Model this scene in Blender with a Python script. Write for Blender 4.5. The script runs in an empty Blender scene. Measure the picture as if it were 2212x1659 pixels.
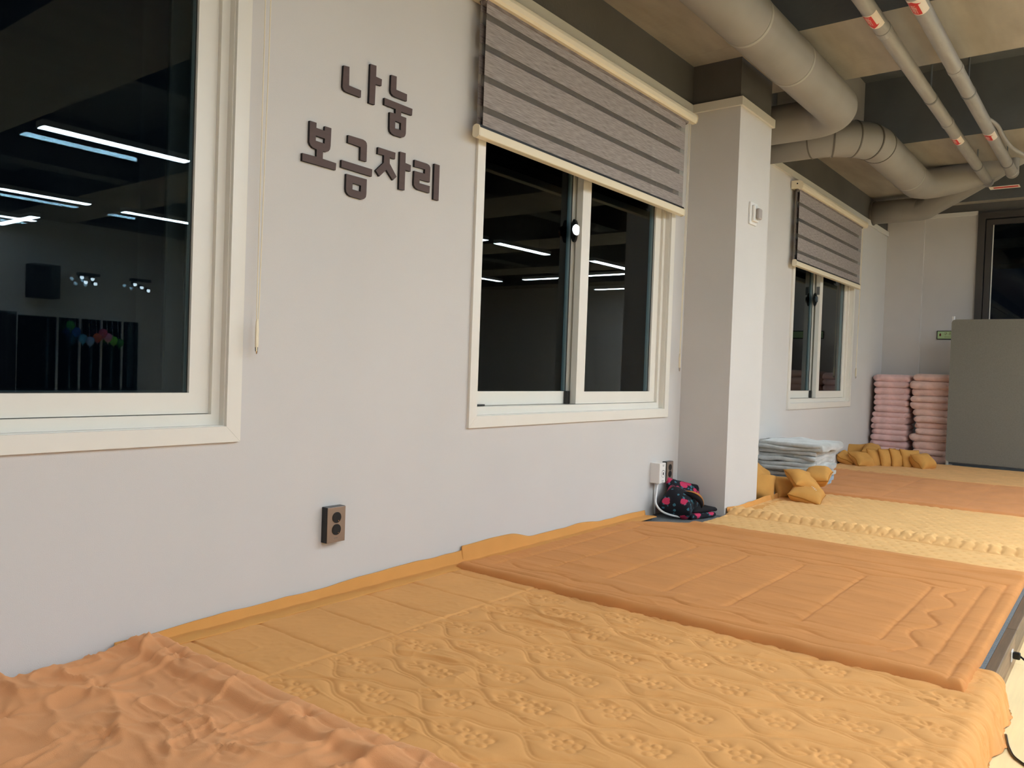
import bpy, bmesh, math, random
import numpy as np
from mathutils import Vector, Matrix, Euler
PI = math.pi
random.seed(7)
C = bpy.context.scene.collection
SC = bpy.context.scene
# every height below is written relative to the lens; the floor lies CZ under it, and the whole place is lifted by CZ at the end
CZ = 0.886

# ------------------------------------------------------------------ camera, world, exposure
cam = bpy.data.cameras.new('camera'); cam.sensor_width = 36.0; cam.lens = 1721.07/2212*36
cam_o = bpy.data.objects.new('camera', cam); C.objects.link(cam_o); SC.camera = cam_o
Rx = (0.61384453, -0.78862191, 0.03564223); Rd = (0.00591648, -0.04055237, -0.99915990); Rf = (0.78940477, 0.61353972, -0.02022698)
cam_o.matrix_world = Matrix(((Rx[0], -Rd[0], -Rf[0], 0), (Rx[1], -Rd[1], -Rf[1], -2.1), (Rx[2], -Rd[2], -Rf[2], CZ), (0, 0, 0, 1)))
cam.clip_start = 0.02; cam.clip_end = 200
w = bpy.data.worlds.new('night'); SC.world = w; w.use_nodes = True
w.node_tree.nodes['Background'].inputs[0].default_value = (0.012, 0.018, 0.03, 1)
w.node_tree.nodes['Background'].inputs[1].default_value = 0.25
SC.view_settings.view_transform = 'Standard'; SC.view_settings.look = 'None'
SC.view_settings.gamma = 1.0; SC.view_settings.use_curve_mapping = False
SC.view_settings.exposure = 0.0
SC.cycles.max_bounces = 8; SC.cycles.diffuse_bounces = 5; SC.cycles.glossy_bounces = 4; SC.cycles.transparent_max_bounces = 16
SC.cycles.use_denoising = True
SC.cycles.sample_clamp_indirect = 6.0
LAMP = 79.0                                    # brightness of the fluorescent diffusers
LAMP_COL = (0.88, 1.0, 1.10)

# ------------------------------------------------------------------ materials
def lin(c):
    return tuple(((x/255)/12.92 if x/255 <= .04045 else ((x/255+.055)/1.055)**2.4) for x in c)
MATS = {}
def mat(name, col, rough=.7, metal=0, vary=0, vscale=(8, 8, 8), bump=0, bscale=60, bstretch=(1, 1, 1), bdetail=3, spec=.5, sheen=0, col2=None, trans=0, coat=0, vdetail=3, vcon=(0.35, .65)):
    m = bpy.data.materials.new(name); m.use_nodes = True; nt = m.node_tree; b = nt.nodes['Principled BSDF']
    c = lin(col)
    b.inputs['Base Color'].default_value = (*c, 1); b.inputs['Roughness'].default_value = rough; b.inputs['Metallic'].default_value = metal
    b.inputs['Specular IOR Level'].default_value = spec; b.inputs['Coat Weight'].default_value = coat
    if sheen:
        b.inputs['Sheen Weight'].default_value = sheen; b.inputs['Sheen Roughness'].default_value = .5
        b.inputs['Sheen Tint'].default_value = (*[min(1, x*1.4+.15) for x in c], 1)
    tc = nt.nodes.new('ShaderNodeTexCoord')
    if vary or col2:
        mp = nt.nodes.new('ShaderNodeMapping'); mp.inputs['Scale'].default_value = vscale; nt.links.new(tc.outputs['Object'], mp.inputs['Vector'])
        n = nt.nodes.new('ShaderNodeTexNoise'); n.inputs['Scale'].default_value = 1; n.inputs['Detail'].default_value = vdetail; nt.links.new(mp.outputs[0], n.inputs['Vector'])
        r = nt.nodes.new('ShaderNodeValToRGB'); nt.links.new(n.outputs['Fac'], r.inputs['Fac'])
        r.color_ramp.elements[0].position = vcon[0]; r.color_ramp.elements[1].position = vcon[1]
        if col2: a_, b_ = c, lin(col2)
        else: a_, b_ = [x*(1-vary) for x in c], [min(1, x*(1+vary)) for x in c]
        r.color_ramp.elements[0].color = (*a_, 1); r.color_ramp.elements[1].color = (*b_, 1)
        nt.links.new(r.outputs['Color'], b.inputs['Base Color'])
    if bump:
        mp = nt.nodes.new('ShaderNodeMapping'); mp.inputs['Scale'].default_value = [bscale*s for s in bstretch]; nt.links.new(tc.outputs['Object'], mp.inputs['Vector'])
        n = nt.nodes.new('ShaderNodeTexNoise'); n.inputs['Scale'].default_value = 1; n.inputs['Detail'].default_value = bdetail; nt.links.new(mp.outputs[0], n.inputs['Vector'])
        bp = nt.nodes.new('ShaderNodeBump'); bp.inputs['Strength'].default_value = 1; bp.inputs['Distance'].default_value = bump; nt.links.new(n.outputs['Fac'], bp.inputs['Height'])
        nt.links.new(bp.outputs[0], b.inputs['Normal'])
    MATS[name] = m
    return m
def emis(name, col, s):
    m = bpy.data.materials.new(name); m.use_nodes = True; nt = m.node_tree; b = nt.nodes['Principled BSDF']
    b.inputs['Base Color'].default_value = (.8, .8, .8, 1); b.inputs['Emission Color'].default_value = (*col, 1); b.inputs['Emission Strength'].default_value = s
    return m
def glassy(name, tint=(1, 1, 1), ior=1.33):
    m = bpy.data.materials.new(name); m.use_nodes = True; nt = m.node_tree; nt.nodes.remove(nt.nodes['Principled BSDF'])
    o = nt.nodes['Material Output']; mx = nt.nodes.new('ShaderNodeMixShader'); t = nt.nodes.new('ShaderNodeBsdfTransparent'); g = nt.nodes.new('ShaderNodeBsdfGlossy')
    f = nt.nodes.new('ShaderNodeFresnel'); f.inputs['IOR'].default_value = ior
    t.inputs[0].default_value = (*tint, 1); g.inputs['Roughness'].default_value = 0.0; g.inputs[0].default_value = (.88, .97, 1, 1)
    nt.links.new(f.outputs[0], mx.inputs[0]); nt.links.new(t.outputs[0], mx.inputs[1]); nt.links.new(g.outputs[0], mx.inputs[2]); nt.links.new(mx.outputs[0], o.inputs[0])
    return m
WALL = (210, 207, 204)
m_wall = mat('wallpaper', WALL, .85, vary=.02, vscale=(1.5, 1.5, 1.5), bump=.0006, bscale=350, bstretch=(1, 1, 2.5), spec=.25)
m_col = mat('wallpaper_column', WALL, .85, vary=.02, vscale=(2, 2, 2), bump=.0006, bscale=350, spec=.25)
m_wfar = mat('wallpaper_far', (208, 204, 200), .85, vary=.02, vscale=(2, 2, 2), bump=.0006, bscale=350, spec=.25)
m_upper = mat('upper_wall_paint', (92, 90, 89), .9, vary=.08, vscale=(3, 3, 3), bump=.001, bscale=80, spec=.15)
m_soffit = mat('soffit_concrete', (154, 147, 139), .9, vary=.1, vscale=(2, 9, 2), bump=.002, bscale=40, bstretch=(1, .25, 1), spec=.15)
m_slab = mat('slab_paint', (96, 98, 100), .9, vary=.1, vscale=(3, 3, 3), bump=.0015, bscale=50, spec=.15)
m_white = mat('white_pvc', (232, 228, 218), .35, vary=.01, spec=.5)
m_trim = mat('white_trim', (226, 224, 218), .45)
m_sash_dk = mat('gasket', (40, 38, 34), .6)
m_black = mat('black_plastic', (14, 14, 14), .3)
m_blackm = mat('black_matt', (12, 12, 13), .7)
m_chrome = mat('chrome', (205, 205, 205), .12, metal=1)
m_beige = mat('beige_plastic', (238, 226, 198), .4)
m_fab = mat('blind_weave', (150, 142, 140), .85, vary=.25, vscale=(16, 10, 260), vdetail=4, bump=.0004, bscale=500, bstretch=(.05, 1, 1), spec=.2)
m_fabd = mat('blind_weave_back', (120, 111, 109), .85, vary=.3, vscale=(16, 10, 210), vdetail=4, spec=.2)
m_glass = glassy('glass', (.62, .68, .70))
m_letter = mat('letter_board', (84, 68, 66), .7, vary=.08, vscale=(4, 4, 60))
m_letter_edge = mat('letter_edge', (22, 18, 18), .8)
m_duct = mat('duct_paint', (141, 137, 133), .62, vary=.06, vscale=(3, 3, 3), bump=.0006, bscale=60, spec=.3)
m_duct2 = mat('duct_seam', (96, 90, 84), .7)
m_ring = mat('duct_band', (160, 156, 151), .6)
m_pipe = mat('pipe_paint', (144, 142, 142), .42, vary=.07, vscale=(6, 40, 40), bump=.0006, bscale=90, spec=.5)
m_carpet = mat('carpet', (116, 121, 124), .95, vary=.18, vscale=(220, 220, 220), bump=.002, bscale=300, spec=.1)
m_wood = mat('dark_wood', (112, 90, 68), .5, vary=.16, vscale=(6, 90, 90), vdetail=5)
m_wood2 = mat('brown_wood', (140, 112, 84), .5, vary=.16, vscale=(6, 90, 90), vdetail=5)
m_floor = mat('pale_plank', (250, 220, 166), .42, vary=.05, vscale=(3, 60, 3), vdetail=5)
m_floor2 = mat('floor_base', (190, 158, 116), .5)
OR = dict(vdetail=2)
m_throw = mat('peach_plush', (229, 160, 108), .92, vary=.05, vscale=(9, 9, 9), bump=.0007, bscale=700, sheen=.35, spec=.15)
m_quilt = mat('mustard_quilt', (226, 164, 100), .92, vary=.035, vscale=(6, 6, 6), bump=.0005, bscale=900, sheen=.2, spec=.12)
m_comf = mat('ochre_comforter', (208, 142, 84), .92, vary=.05, vscale=(7, 4, 7), bump=.0006, bscale=800, sheen=.25, spec=.12)
m_cream = mat('straw_pad', (234, 184, 122), .92, vary=.035, vscale=(9, 9, 9), bump=.0005, bscale=800, sheen=.15, spec=.12)
m_brown = mat('amber_comforter', (208, 142, 90), .92, vary=.06, vscale=(3, 7, 7), bump=.0006, bscale=700, sheen=.25, spec=.12)
m_pad6 = mat('sand_pad', (222, 168, 110), .92, vary=.06, vscale=(9, 9, 9), bump=.0008, bscale=300, sheen=.2, spec=.12)
m_sheet = mat('orange_sheet', (216, 156, 88), .9, vary=.03, vscale=(7, 7, 7), bump=.0004, bscale=600, sheen=.15, spec=.12)
m_pillow = mat('pillow_cotton', (206, 152, 82), .9, vary=.05, vscale=(12, 12, 12), bump=.0007, bscale=400, sheen=.2, spec=.12)
m_piping = mat('pillow_piping', (168, 112, 38), .9)
m_pink = mat('pink_fleece', (230, 192, 188), .95, vary=.1, vscale=(14, 14, 14), vdetail=4, bump=.002, bscale=120, sheen=.5, spec=.1)
m_pink2 = mat('dusty_pink_fleece', (226, 190, 178), .95, vary=.1, vscale=(14, 14, 14), vdetail=4, bump=.002, bscale=120, sheen=.5, spec=.1)
m_grey = mat('grey_fleece', (182, 184, 182), .95, vary=.16, vscale=(9, 14, 9), vdetail=4, bump=.002, bscale=120, sheen=.9, spec=.1)
m_blue = mat('blue_fleece', (150, 172, 190), .95, vary=.16, vscale=(12, 12, 12), bump=.002, bscale=120, sheen=.9, spec=.1)
m_white2 = mat('white_plastic', (236, 234, 230), .35)
m_cable = mat('white_cable', (228, 228, 228), .4)
m_plate = mat('bronze_plate', (150, 134, 122), .38, metal=.55)
m_part = mat('grey_felt', (122, 120, 112), .95, vary=.06, vscale=(160, 160, 160), bump=.001, bscale=300, spec=.1)
m_alu = mat('dark_aluminium', (74, 70, 68), .45, metal=.3)
m_night = mat('unlit_room_tone', (14, 22, 34), .5)
m_signw = mat('sign_green', (178, 204, 150), .6)
m_signr = mat('sign_print', (96, 34, 22), .7)
m_stick = mat('sticker_white', (236, 226, 216), .5)
m_red = mat('sticker_red', (188, 34, 34), .5)
m_rod = mat('steel_rod', (120, 122, 124), .5, metal=.5)
m_lampbody = mat('lamp_body', (200, 200, 200), .5)
m_diff = emis('lamp_diffuser', LAMP_COL, LAMP)
m_spot = emis('spot_lens', (.8, .9, 1), 25)
m_navy = mat('black_cotton', (14, 13, 20), .9)
m_grayp = mat('print_grey', (110, 110, 108), .7)
m_amber = mat('amber_lining', (176, 118, 58), .85)
def sheer():
    m = bpy.data.materials.new('sheer_mesh'); m.use_nodes = True; nt = m.node_tree; b = nt.nodes['Principled BSDF']; o = nt.nodes['Material Output']
    b.inputs['Base Color'].default_value = (*lin((128, 122, 116)), 1); b.inputs['Roughness'].default_value = .9
    mx = nt.nodes.new('ShaderNodeMixShader'); t = nt.nodes.new('ShaderNodeBsdfTransparent'); mx.inputs[0].default_value = .38
    nt.links.new(t.outputs[0], mx.inputs[1]); nt.links.new(b.outputs[0], mx.inputs[2]); nt.links.new(mx.outputs[0], o.inputs[0])
    return m
m_sheer = sheer()
m_outer = mat('outer_frame_shaded', (96, 100, 100), .5)  # dimness behind the inner glass is put into this grey
def floral():
    m = bpy.data.materials.new('floral_cotton'); m.use_nodes = True; nt = m.node_tree; b = nt.nodes['Principled BSDF']; b.inputs['Roughness'].default_value = .9
    tc = nt.nodes.new('ShaderNodeTexCoord')
    def vor(s, off):
        mp = nt.nodes.new('ShaderNodeMapping'); mp.inputs['Scale'].default_value = (s, s, s); mp.inputs['Location'].default_value = off
        n = nt.nodes.new('ShaderNodeTexNoise'); n.inputs['Scale'].default_value = 60; nt.links.new(tc.outputs['Object'], n.inputs['Vector'])
        sc = nt.nodes.new('ShaderNodeVectorMath'); sc.operation = 'SCALE'; sc.inputs['Scale'].default_value = .018; nt.links.new(n.outputs['Color'], sc.inputs[0])
        ad = nt.nodes.new('ShaderNodeVectorMath'); nt.links.new(tc.outputs['Object'], ad.inputs[0]); nt.links.new(sc.outputs[0], ad.inputs[1])
        nt.links.new(ad.outputs[0], mp.inputs['Vector'])
        v = nt.nodes.new('ShaderNodeTexVoronoi'); v.inputs['Scale'].default_value = 1; v.inputs['Randomness'].default_value = .8; nt.links.new(mp.outputs[0], v.inputs['Vector'])
        return v.outputs['Distance']
    def thr(sock, a, b_):
        r = nt.nodes.new('ShaderNodeValToRGB'); r.color_ramp.elements[0].position = a; r.color_ramp.elements[0].color = (1, 1, 1, 1)
        r.color_ramp.elements[1].position = b_; r.color_ramp.elements[1].color = (0, 0, 0, 1); nt.links.new(sock, r.inputs[0]); return r.outputs[0]
    def mix(f, a, c2):
        x = nt.nodes.new('ShaderNodeMix'); x.data_type = 'RGBA'; nt.links.new(f, x.inputs[0])
        if isinstance(a, tuple): x.inputs[6].default_value = a
        else: nt.links.new(a, x.inputs[6])
        x.inputs[7].default_value = c2; return x.outputs[2]
    a = mix(thr(vor(34, (3, 1, 7)), .24, .3), (*lin((12, 12, 24)), 1), (*lin((58, 110, 128)), 1))
    a = mix(thr(vor(15, (.4, .2, .9)), .34, .38), a, (*lin((196, 50, 92)), 1))
    nt.links.new(a, b.inputs['Base Color'])
    return m
m_floral = floral()

# ------------------------------------------------------------------ mesh helpers
W = {}
def raw(name, V, F, mats, smooth=False, fmat=None):
    me = bpy.data.meshes.new(name)
    V = np.asarray(V, dtype=np.float32).reshape(-1, 3)
    if isinstance(F, np.ndarray):
        me.vertices.add(len(V)); me.vertices.foreach_set('co', V.ravel())
        n, k = F.shape
        me.loops.add(n*k); me.loops.foreach_set('vertex_index', F.astype(np.int32).ravel())
        me.polygons.add(n); me.polygons.foreach_set('loop_start', np.arange(0, n*k, k, dtype=np.int32))
        try: me.polygons.foreach_set('loop_total', np.full(n, k, dtype=np.int32))
        except Exception: pass
        me.update(calc_edges=True)
    else:
        me.from_pydata([tuple(map(float, v)) for v in V], [], F); me.update()
    for m in (mats if isinstance(mats, (list, tuple)) else [mats]): me.materials.append(m)
    if fmat is not None: me.polygons.foreach_set('material_index', np.asarray(fmat, dtype=np.int32))
    if smooth: me.polygons.foreach_set('use_smooth', np.ones(len(me.polygons), dtype=bool))
    return me
def obj(name, geo, mats, parent=None, local=False, smooth=False, fmat=None, label=None, kind=None):
    """geo = (verts, faces) in place coordinates (or, with local=True, in the parent's frame); links ONE mesh object"""
    V, F = geo; V = np.asarray(V, dtype=np.float64).reshape(-1, 3)
    c = np.array([(V[:, 0].min()+V[:, 0].max())/2, (V[:, 1].min()+V[:, 1].max())/2, V[:, 2].min()])
    me = raw(name, V-c, F, mats, smooth, fmat)
    if kind != 'open':
        bm = bmesh.new(); bm.from_mesh(me)
        if len(bm.faces) < 20000: bmesh.ops.recalc_face_normals(bm, faces=bm.faces)
        bm.to_mesh(me); bm.free()
    o = bpy.data.objects.new(name, me); C.objects.link(o)
    if parent is not None:
        o.parent = parent; o.location = c if local else c-W[parent.name]
    else: o.location = c
    W[o.name] = c if (parent is None or not local) else c+W[parent.name]
    if label: o['label'] = label
    return o
def thing(name, label, cat, loc=(0, 0, 0), rot=(0, 0, 0), group=None):
    o = bpy.data.objects.new(name, None); C.objects.link(o); o.empty_display_size = .05
    o.location = loc; o.rotation_euler = rot; o['label'] = label; o['category'] = cat
    if group: o['group'] = group
    W[o.name] = np.array(loc, dtype=float); return o
def tag(o, label, cat, group=None, kind=None):
    o['label'] = label; o['category'] = cat
    if group: o['group'] = group
    if kind: o['kind'] = kind
    return o
def struct(name, geo, m, **k):
    o = obj(name, geo, m, **k); o['kind'] = 'structure'; return o
def sroot(name, loc):
    o = bpy.data.objects.new(name, None); C.objects.link(o); o.location = loc; o['kind'] = 'structure'; W[o.name] = np.array(loc, dtype=float); return o
def join(*gs):
    V, F, n = [], [], 0
    for v, f in gs:
        v = np.asarray(v).reshape(-1, 3); V.append(v); F += [tuple(int(i)+n for i in q) for q in f]; n += len(v)
    return np.vstack(V), F
def box(x0, x1, y0, y1, z0, z1, bev=0, seg=2):
    if not bev:
        V = [(x, y, z) for x in (x0, x1) for y in (y0, y1) for z in (z0, z1)]
        return V, [(0, 1, 3, 2), (4, 6, 7, 5), (0, 4, 5, 1), (2, 3, 7, 6), (0, 2, 6, 4), (1, 5, 7, 3)]
    bm = bmesh.new(); bmesh.ops.create_cube(bm, size=1)
    for v in bm.verts: v.co = ((x0+x1)/2+v.co.x*(x1-x0), (y0+y1)/2+v.co.y*(y1-y0), (z0+z1)/2+v.co.z*(z1-z0))
    bmesh.ops.bevel(bm, geom=bm.edges[:], offset=bev, segments=seg, profile=.5, affect='EDGES')
    return grab(bm)
def grab(bm):
    bm.verts.index_update(); V = [tuple(v.co) for v in bm.verts]; F = [tuple(v.index for v in f.verts) for f in bm.faces]; bm.free(); return V, F
def prism(poly, d0, d1, axis='y', hole=None):
    """2D outline (optionally with one hole) extruded along an axis; 2D coords are the other two axes in order"""
    bm = bmesh.new()
    def P(u, v, d): return {'y': (u, d, v), 'x': (d, u, v), 'z': (u, v, d)}[axis]
    loops = []
    for pl in ([poly] + ([hole] if hole else [])):
        vs = [bm.verts.new(P(u, v, d0)) for u, v in pl]
        es = [bm.edges.new((vs[i], vs[(i+1) % len(vs)])) for i in range(len(vs))]; loops.append((vs, es))
    if hole:
        r = bmesh.ops.triangle_fill(bm, use_beauty=True, use_dissolve=False, edges=[e for l in loops for e in l[1]])
        fs = [g for g in r['geom'] if isinstance(g, bmesh.types.BMFace)]
    else: fs = [bm.faces.new(loops[0][0])]
    r = bmesh.ops.extrude_face_region(bm, geom=fs)
    d = {'y': (0, d1-d0, 0), 'x': (d1-d0, 0, 0), 'z': (0, 0, d1-d0)}[axis]
    bmesh.ops.translate(bm, verts=[g for g in r['geom'] if isinstance(g, bmesh.types.BMVert)], vec=d)
    bmesh.ops.recalc_face_normals(bm, faces=bm.faces[:])
    return grab(bm)
def ring(x0, x1, z0, z1, wx, y0, y1, wz=None):
    wz = wz or wx
    o = [(x0, z0), (x1, z0), (x1, z1), (x0, z1)]; i = [(x0+wx, z0+wz), (x1-wx, z0+wz), (x1-wx, z1-wz), (x0+wx, z1-wz)]
    V = [(u, y0, v) for u, v in o+i]+[(u, y1, v) for u, v in o+i]; F = []
    for k in range(4):
        n = (k+1) % 4
        F += [(k, n, 4+n, 4+k), (8+k, 12+k, 12+n, 8+n), (k, 8+k, 8+n, n), (4+k, 4+n, 12+n, 12+k)]
    return V, F
def frames(P):
    P = [Vector(p) for p in P]; T = []
    for i in range(len(P)):
        t = (P[min(i+1, len(P)-1)]-P[max(i-1, 0)]).normalized(); T.append(t)
    n = T[0].orthogonal().normalized(); N = []
    for i, t in enumerate(T):
        n = (n-t*n.dot(t)).normalized(); N.append(n)
    return P, T, N
def tube(P, r, n=12, cap=True, flat=1.0):
    P, T, N = frames(P); rs = r if isinstance(r, (list, tuple)) else [r]*len(P); V, F = [], []
    for p, t, nn, rr in zip(P, T, N, rs):
        b = t.cross(nn)
        for k in range(n):
            a = 2*PI*k/n; V.append(tuple(p+nn*rr*math.cos(a)+b*rr*flat*math.sin(a)))
    for i in range(len(P)-1):
        for k in range(n): F.append((i*n+k, i*n+(k+1) % n, (i+1)*n+(k+1) % n, (i+1)*n+k))
    if cap: F += [tuple(range(n))[::-1], tuple(range((len(P)-1)*n, len(P)*n))]
    return V, F
def disc(c, r, axis, d, n=20):
    """short cylinder from c along axis by d"""
    c = Vector(c); a = Vector(axis).normalized(); return tube([c, c+a*d], r, n)
def arc(c, r, a0, a1, n, u=(1, 0, 0), v=(0, 1, 0)):
    c, u, v = Vector(c), Vector(u), Vector(v)
    return [tuple(c+u*r*math.cos(a0+(a1-a0)*i/n)+v*r*math.sin(a0+(a1-a0)*i/n)) for i in range(n+1)]
def text_geo(s, size):
    cu = bpy.data.curves.new('t', 'FONT'); cu.body = s; cu.size = size; cu.resolution_u = 2
    o = bpy.data.objects.new('t', cu); C.objects.link(o); bpy.context.view_layer.update()
    dg = bpy.context.evaluated_depsgraph_get(); me = o.evaluated_get(dg).to_mesh()
    V = [tuple(v.co) for v in me.vertices]; F = [tuple(p.vertices) for p in me.polygons]
    o.evaluated_get(dg).to_mesh_clear(); bpy.data.objects.remove(o); return np.array(V).reshape(-1, 3), F
# ---- noise on numpy grids
_T = np.random.RandomState(11).rand(512, 512)
def vn(X, Y, s=0):
    X = X+s*17.31+100; Y = Y+s*7.77+100
    xi = np.floor(X).astype(int); yi = np.floor(Y).astype(int); fx = X-xi; fy = Y-yi
    fx = fx*fx*fx*(fx*(fx*6-15)+10); fy = fy*fy*fy*(fy*(fy*6-15)+10)
    a = _T[xi % 512, yi % 512]; b = _T[(xi+1) % 512, yi % 512]; c = _T[xi % 512, (yi+1) % 512]; d = _T[(xi+1) % 512, (yi+1) % 512]
    return (a*(1-fx)+b*fx)*(1-fy)+(c*(1-fx)+d*fx)*fy
def fbm(X, Y, s=0, o=3):
    t = 0; a = 1; n = 0
    for k in range(o): t = t+a*vn(X*2**k, Y*2**k, s+k*3); n += a; a *= .5
    return t/n
def ridge(X, Y, s=0, p=3):
    return (1-np.abs(2*vn(X, Y, s)-1))**p
def segdist(X, Y, lines):
    D = np.full(X.shape, 9.0)
    for L in lines:
        for (ax, ay), (bx, by) in zip(L[:-1], L[1:]):
            dx, dy = bx-ax, by-ay; l2 = dx*dx+dy*dy
            t = np.clip(((X-ax)*dx+(Y-ay)*dy)/l2, 0, 1)
            D = np.minimum(D, np.hypot(X-ax-t*dx, Y-ay-t*dy))
    return D
def sheet(name, X, Y, Z, zb, m, label, cat, group=None, parent=None):
    """a heightfield cloth with a turned-down rim and a flat underside"""
    nx, ny = X.shape
    V = np.stack([X, Y, Z], -1).reshape(-1, 3); idx = np.arange(nx*ny).reshape(nx, ny)
    q = np.stack([idx[:-1, :-1], idx[1:, :-1], idx[1:, 1:], idx[:-1, 1:]], -1).reshape(-1, 4)
    b = np.concatenate([idx[:, 0], idx[-1, 1:], idx[-2::-1, -1], idx[0, -2:0:-1]])
    Bv = V[b].copy(); Bv[:, 2] = np.minimum(Bv[:, 2]-.0005, zb if np.isscalar(zb) else zb.reshape(-1)[b])
    n0 = len(V); k = np.arange(len(b)); k2 = (k+1) % len(b)
    s = np.stack([b[k], n0+k, n0+k2, b[k2]], -1)
    V = np.vstack([V, Bv]); o = obj(name, (V, np.vstack([q, s])), m, parent=parent, smooth=True, kind='open')
    tag(o, label, cat, group); return o
def grid(x0, x1, y0, y1, r):
    nx = max(2, int(round((x1-x0)/r))+1); ny = max(2, int(round((y1-y0)/r))+1)
    return np.meshgrid(np.linspace(x0, x1, nx), np.linspace(y0, y1, ny), indexing='ij')
def rim(d, w):
    t = np.clip(d/w, 0, 1); return np.sqrt(np.clip(1-(1-t)**2, 0, 1))

# ------------------------------------------------------------------ room shell
ZF, ZT, ZS, ZH = -CZ, 1.572, 1.80, 2.31         # floor, top of trim, beam soffit, slab
XA, XB, YR = -4.0, 14.4, -9.6
XC0, XC1, YC = 4.325, 4.812, -.30              # column
XF = 9.10                                       # far wall
WX = [-.36, 2.413, 6.16]; WW = 1.737; WZ0, WZ1 = -.248, 1.475; CW = .047
def wall_with_holes(x0, x1, z0, z1, holes, y0, y1):
    xs = sorted({x0, x1, *[h[0] for h in holes], *[h[1] for h in holes]}); zs = sorted({z0, z1, *[h[2] for h in holes], *[h[3] for h in holes]})
    solid = lambda i, j: 0 <= i < len(xs)-1 and 0 <= j < len(zs)-1 and not any(h[0]-1e-6 <= xs[i] and xs[i+1] <= h[1]+1e-6 and h[2]-1e-6 <= zs[j] and zs[j+1] <= h[3]+1e-6 for h in holes)
    V, F = [], []; ix = {}
    def v(i, j, k):
        if (i, j, k) not in ix: ix[(i, j, k)] = len(V); V.append((xs[i], (y0, y1)[k], zs[j]))
        return ix[(i, j, k)]
    for i in range(len(xs)-1):
        for j in range(len(zs)-1):
            if not solid(i, j): continue
            F += [(v(i, j, 0), v(i+1, j, 0), v(i+1, j+1, 0), v(i, j+1, 0)), (v(i, j, 1), v(i, j+1, 1), v(i+1, j+1, 1), v(i+1, j, 1))]
            if not solid(i-1, j): F.append((v(i, j, 0), v(i, j+1, 0), v(i, j+1, 1), v(i, j, 1)))
            if not solid(i+1, j): F.append((v(i+1, j, 0), v(i+1, j, 1), v(i+1, j+1, 1), v(i+1, j+1, 0)))
            if not solid(i, j-1): F.append((v(i, j, 0), v(i, j, 1), v(i+1, j, 1), v(i+1, j, 0)))
            if not solid(i, j+1): F.append((v(i, j+1, 0), v(i+1, j+1, 0), v(i+1, j+1, 1), v(i, j+1, 1)))
    return V, F
holes = [(x+CW-.002, x+WW-CW+.002, WZ0+CW-.002, WZ1-CW+.002) for x in WX]
struct('wall_left', wall_with_holes(XA, XF+.2, ZF, ZT-.02, holes, 0, .24), m_wall)
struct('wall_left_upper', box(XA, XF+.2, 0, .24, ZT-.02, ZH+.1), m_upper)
struct('wall_far', join(box(XF, XF+.2, -.828, 0, ZF, 1.70), box(XF, XF+.2, -2.8, -.828, ZF, -.5), box(XF, XF+.2, -2.9, -2.8, ZF, 1.70)), m_wfar)
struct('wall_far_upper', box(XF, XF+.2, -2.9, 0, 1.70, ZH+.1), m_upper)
struct('wall_far_return', box(XF+.2, XB, -2.9, -2.7, ZF, ZH+.1), m_wfar)
struct('wall_end', box(XB, XB+.2, YR-.2, -2.7, ZF, ZH+.1), m_wfar)
struct('wall_near', box(XA-.2, XA, YR-.2, .24, ZF, ZH+.1), m_wfar)
struct('wall_right', wall_with_holes(XA, XB, ZF, ZH+.1, [(4.3, 6.05, ZF+.06, .53)], YR-.2, YR), m_wfar)
struct('ceiling', box(XA-.2, XB+.2, YR-.2, .24, ZH, ZH+.1), m_slab)
f = sroot('floor', (0, 0, ZF))
obj('subfloor', box(XA-.2, XB+.2, YR-.2, .24, ZF-.1, ZF-.0015), m_floor2, f)
obj('pale_flooring', join(box(XA, .6, YR, 0, ZF-.0015, ZF), box(5.4, XB, YR, 0, ZF-.0015, ZF), box(.6, 5.4, YR, -3.24, ZF-.0015, ZF)), m_floor, f)
pk = None
for r in range(8):
    y1 = -1.84-r*.175; off = [.0, .55, .25, .8, .4, .1, .65, .3][r]; x = .6
    first = True
    while x < 5.4:
        xe = min(5.4, x+(off if first and off else 1.2)); first = False
        obj('plank', box(x+.0007, xe-.0007, y1-.1743, y1-.0007, ZF-.0015, ZF+.0004), m_floor, f); x = xe
# coloured pier
struct('column', box(XC0, XC1, YC, .0, ZF, ZT-.02), m_col)
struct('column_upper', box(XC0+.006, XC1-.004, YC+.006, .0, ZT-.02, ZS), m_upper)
struct('corner_pier', box(XF-.035, XF, -.355, 0, ZF, 1.70), m_wfar)
# white trims
tn = [0]
def trim(g):
    tn[0] += 1; return struct('trim_%d' % tn[0], g, m_trim)
trim(box(XA, XC0-.0005, -.016, 0, ZT-.050, ZT, .002)); trim(box(XC0-.016, XC0, YC-.016, -.0165, ZT-.050, ZT, .002))
trim(box(XC0+.0005, XC1+.016, YC-.016, YC, ZT-.050, ZT, .002)); trim(box(XC1, XC1+.016, YC+.0005, -.0165, ZT-.050, ZT, .002))
trim(box(XC1+.0005, XF-.036, -.016, 0, ZT-.050, ZT, .002))
trim(box(XF-.012, XF, -.828, -.356, 1.685, 1.725, .002))
trim(box(XF-.047, XF-.035, -.355, 0, 1.685, 1.725, .002))
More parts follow.
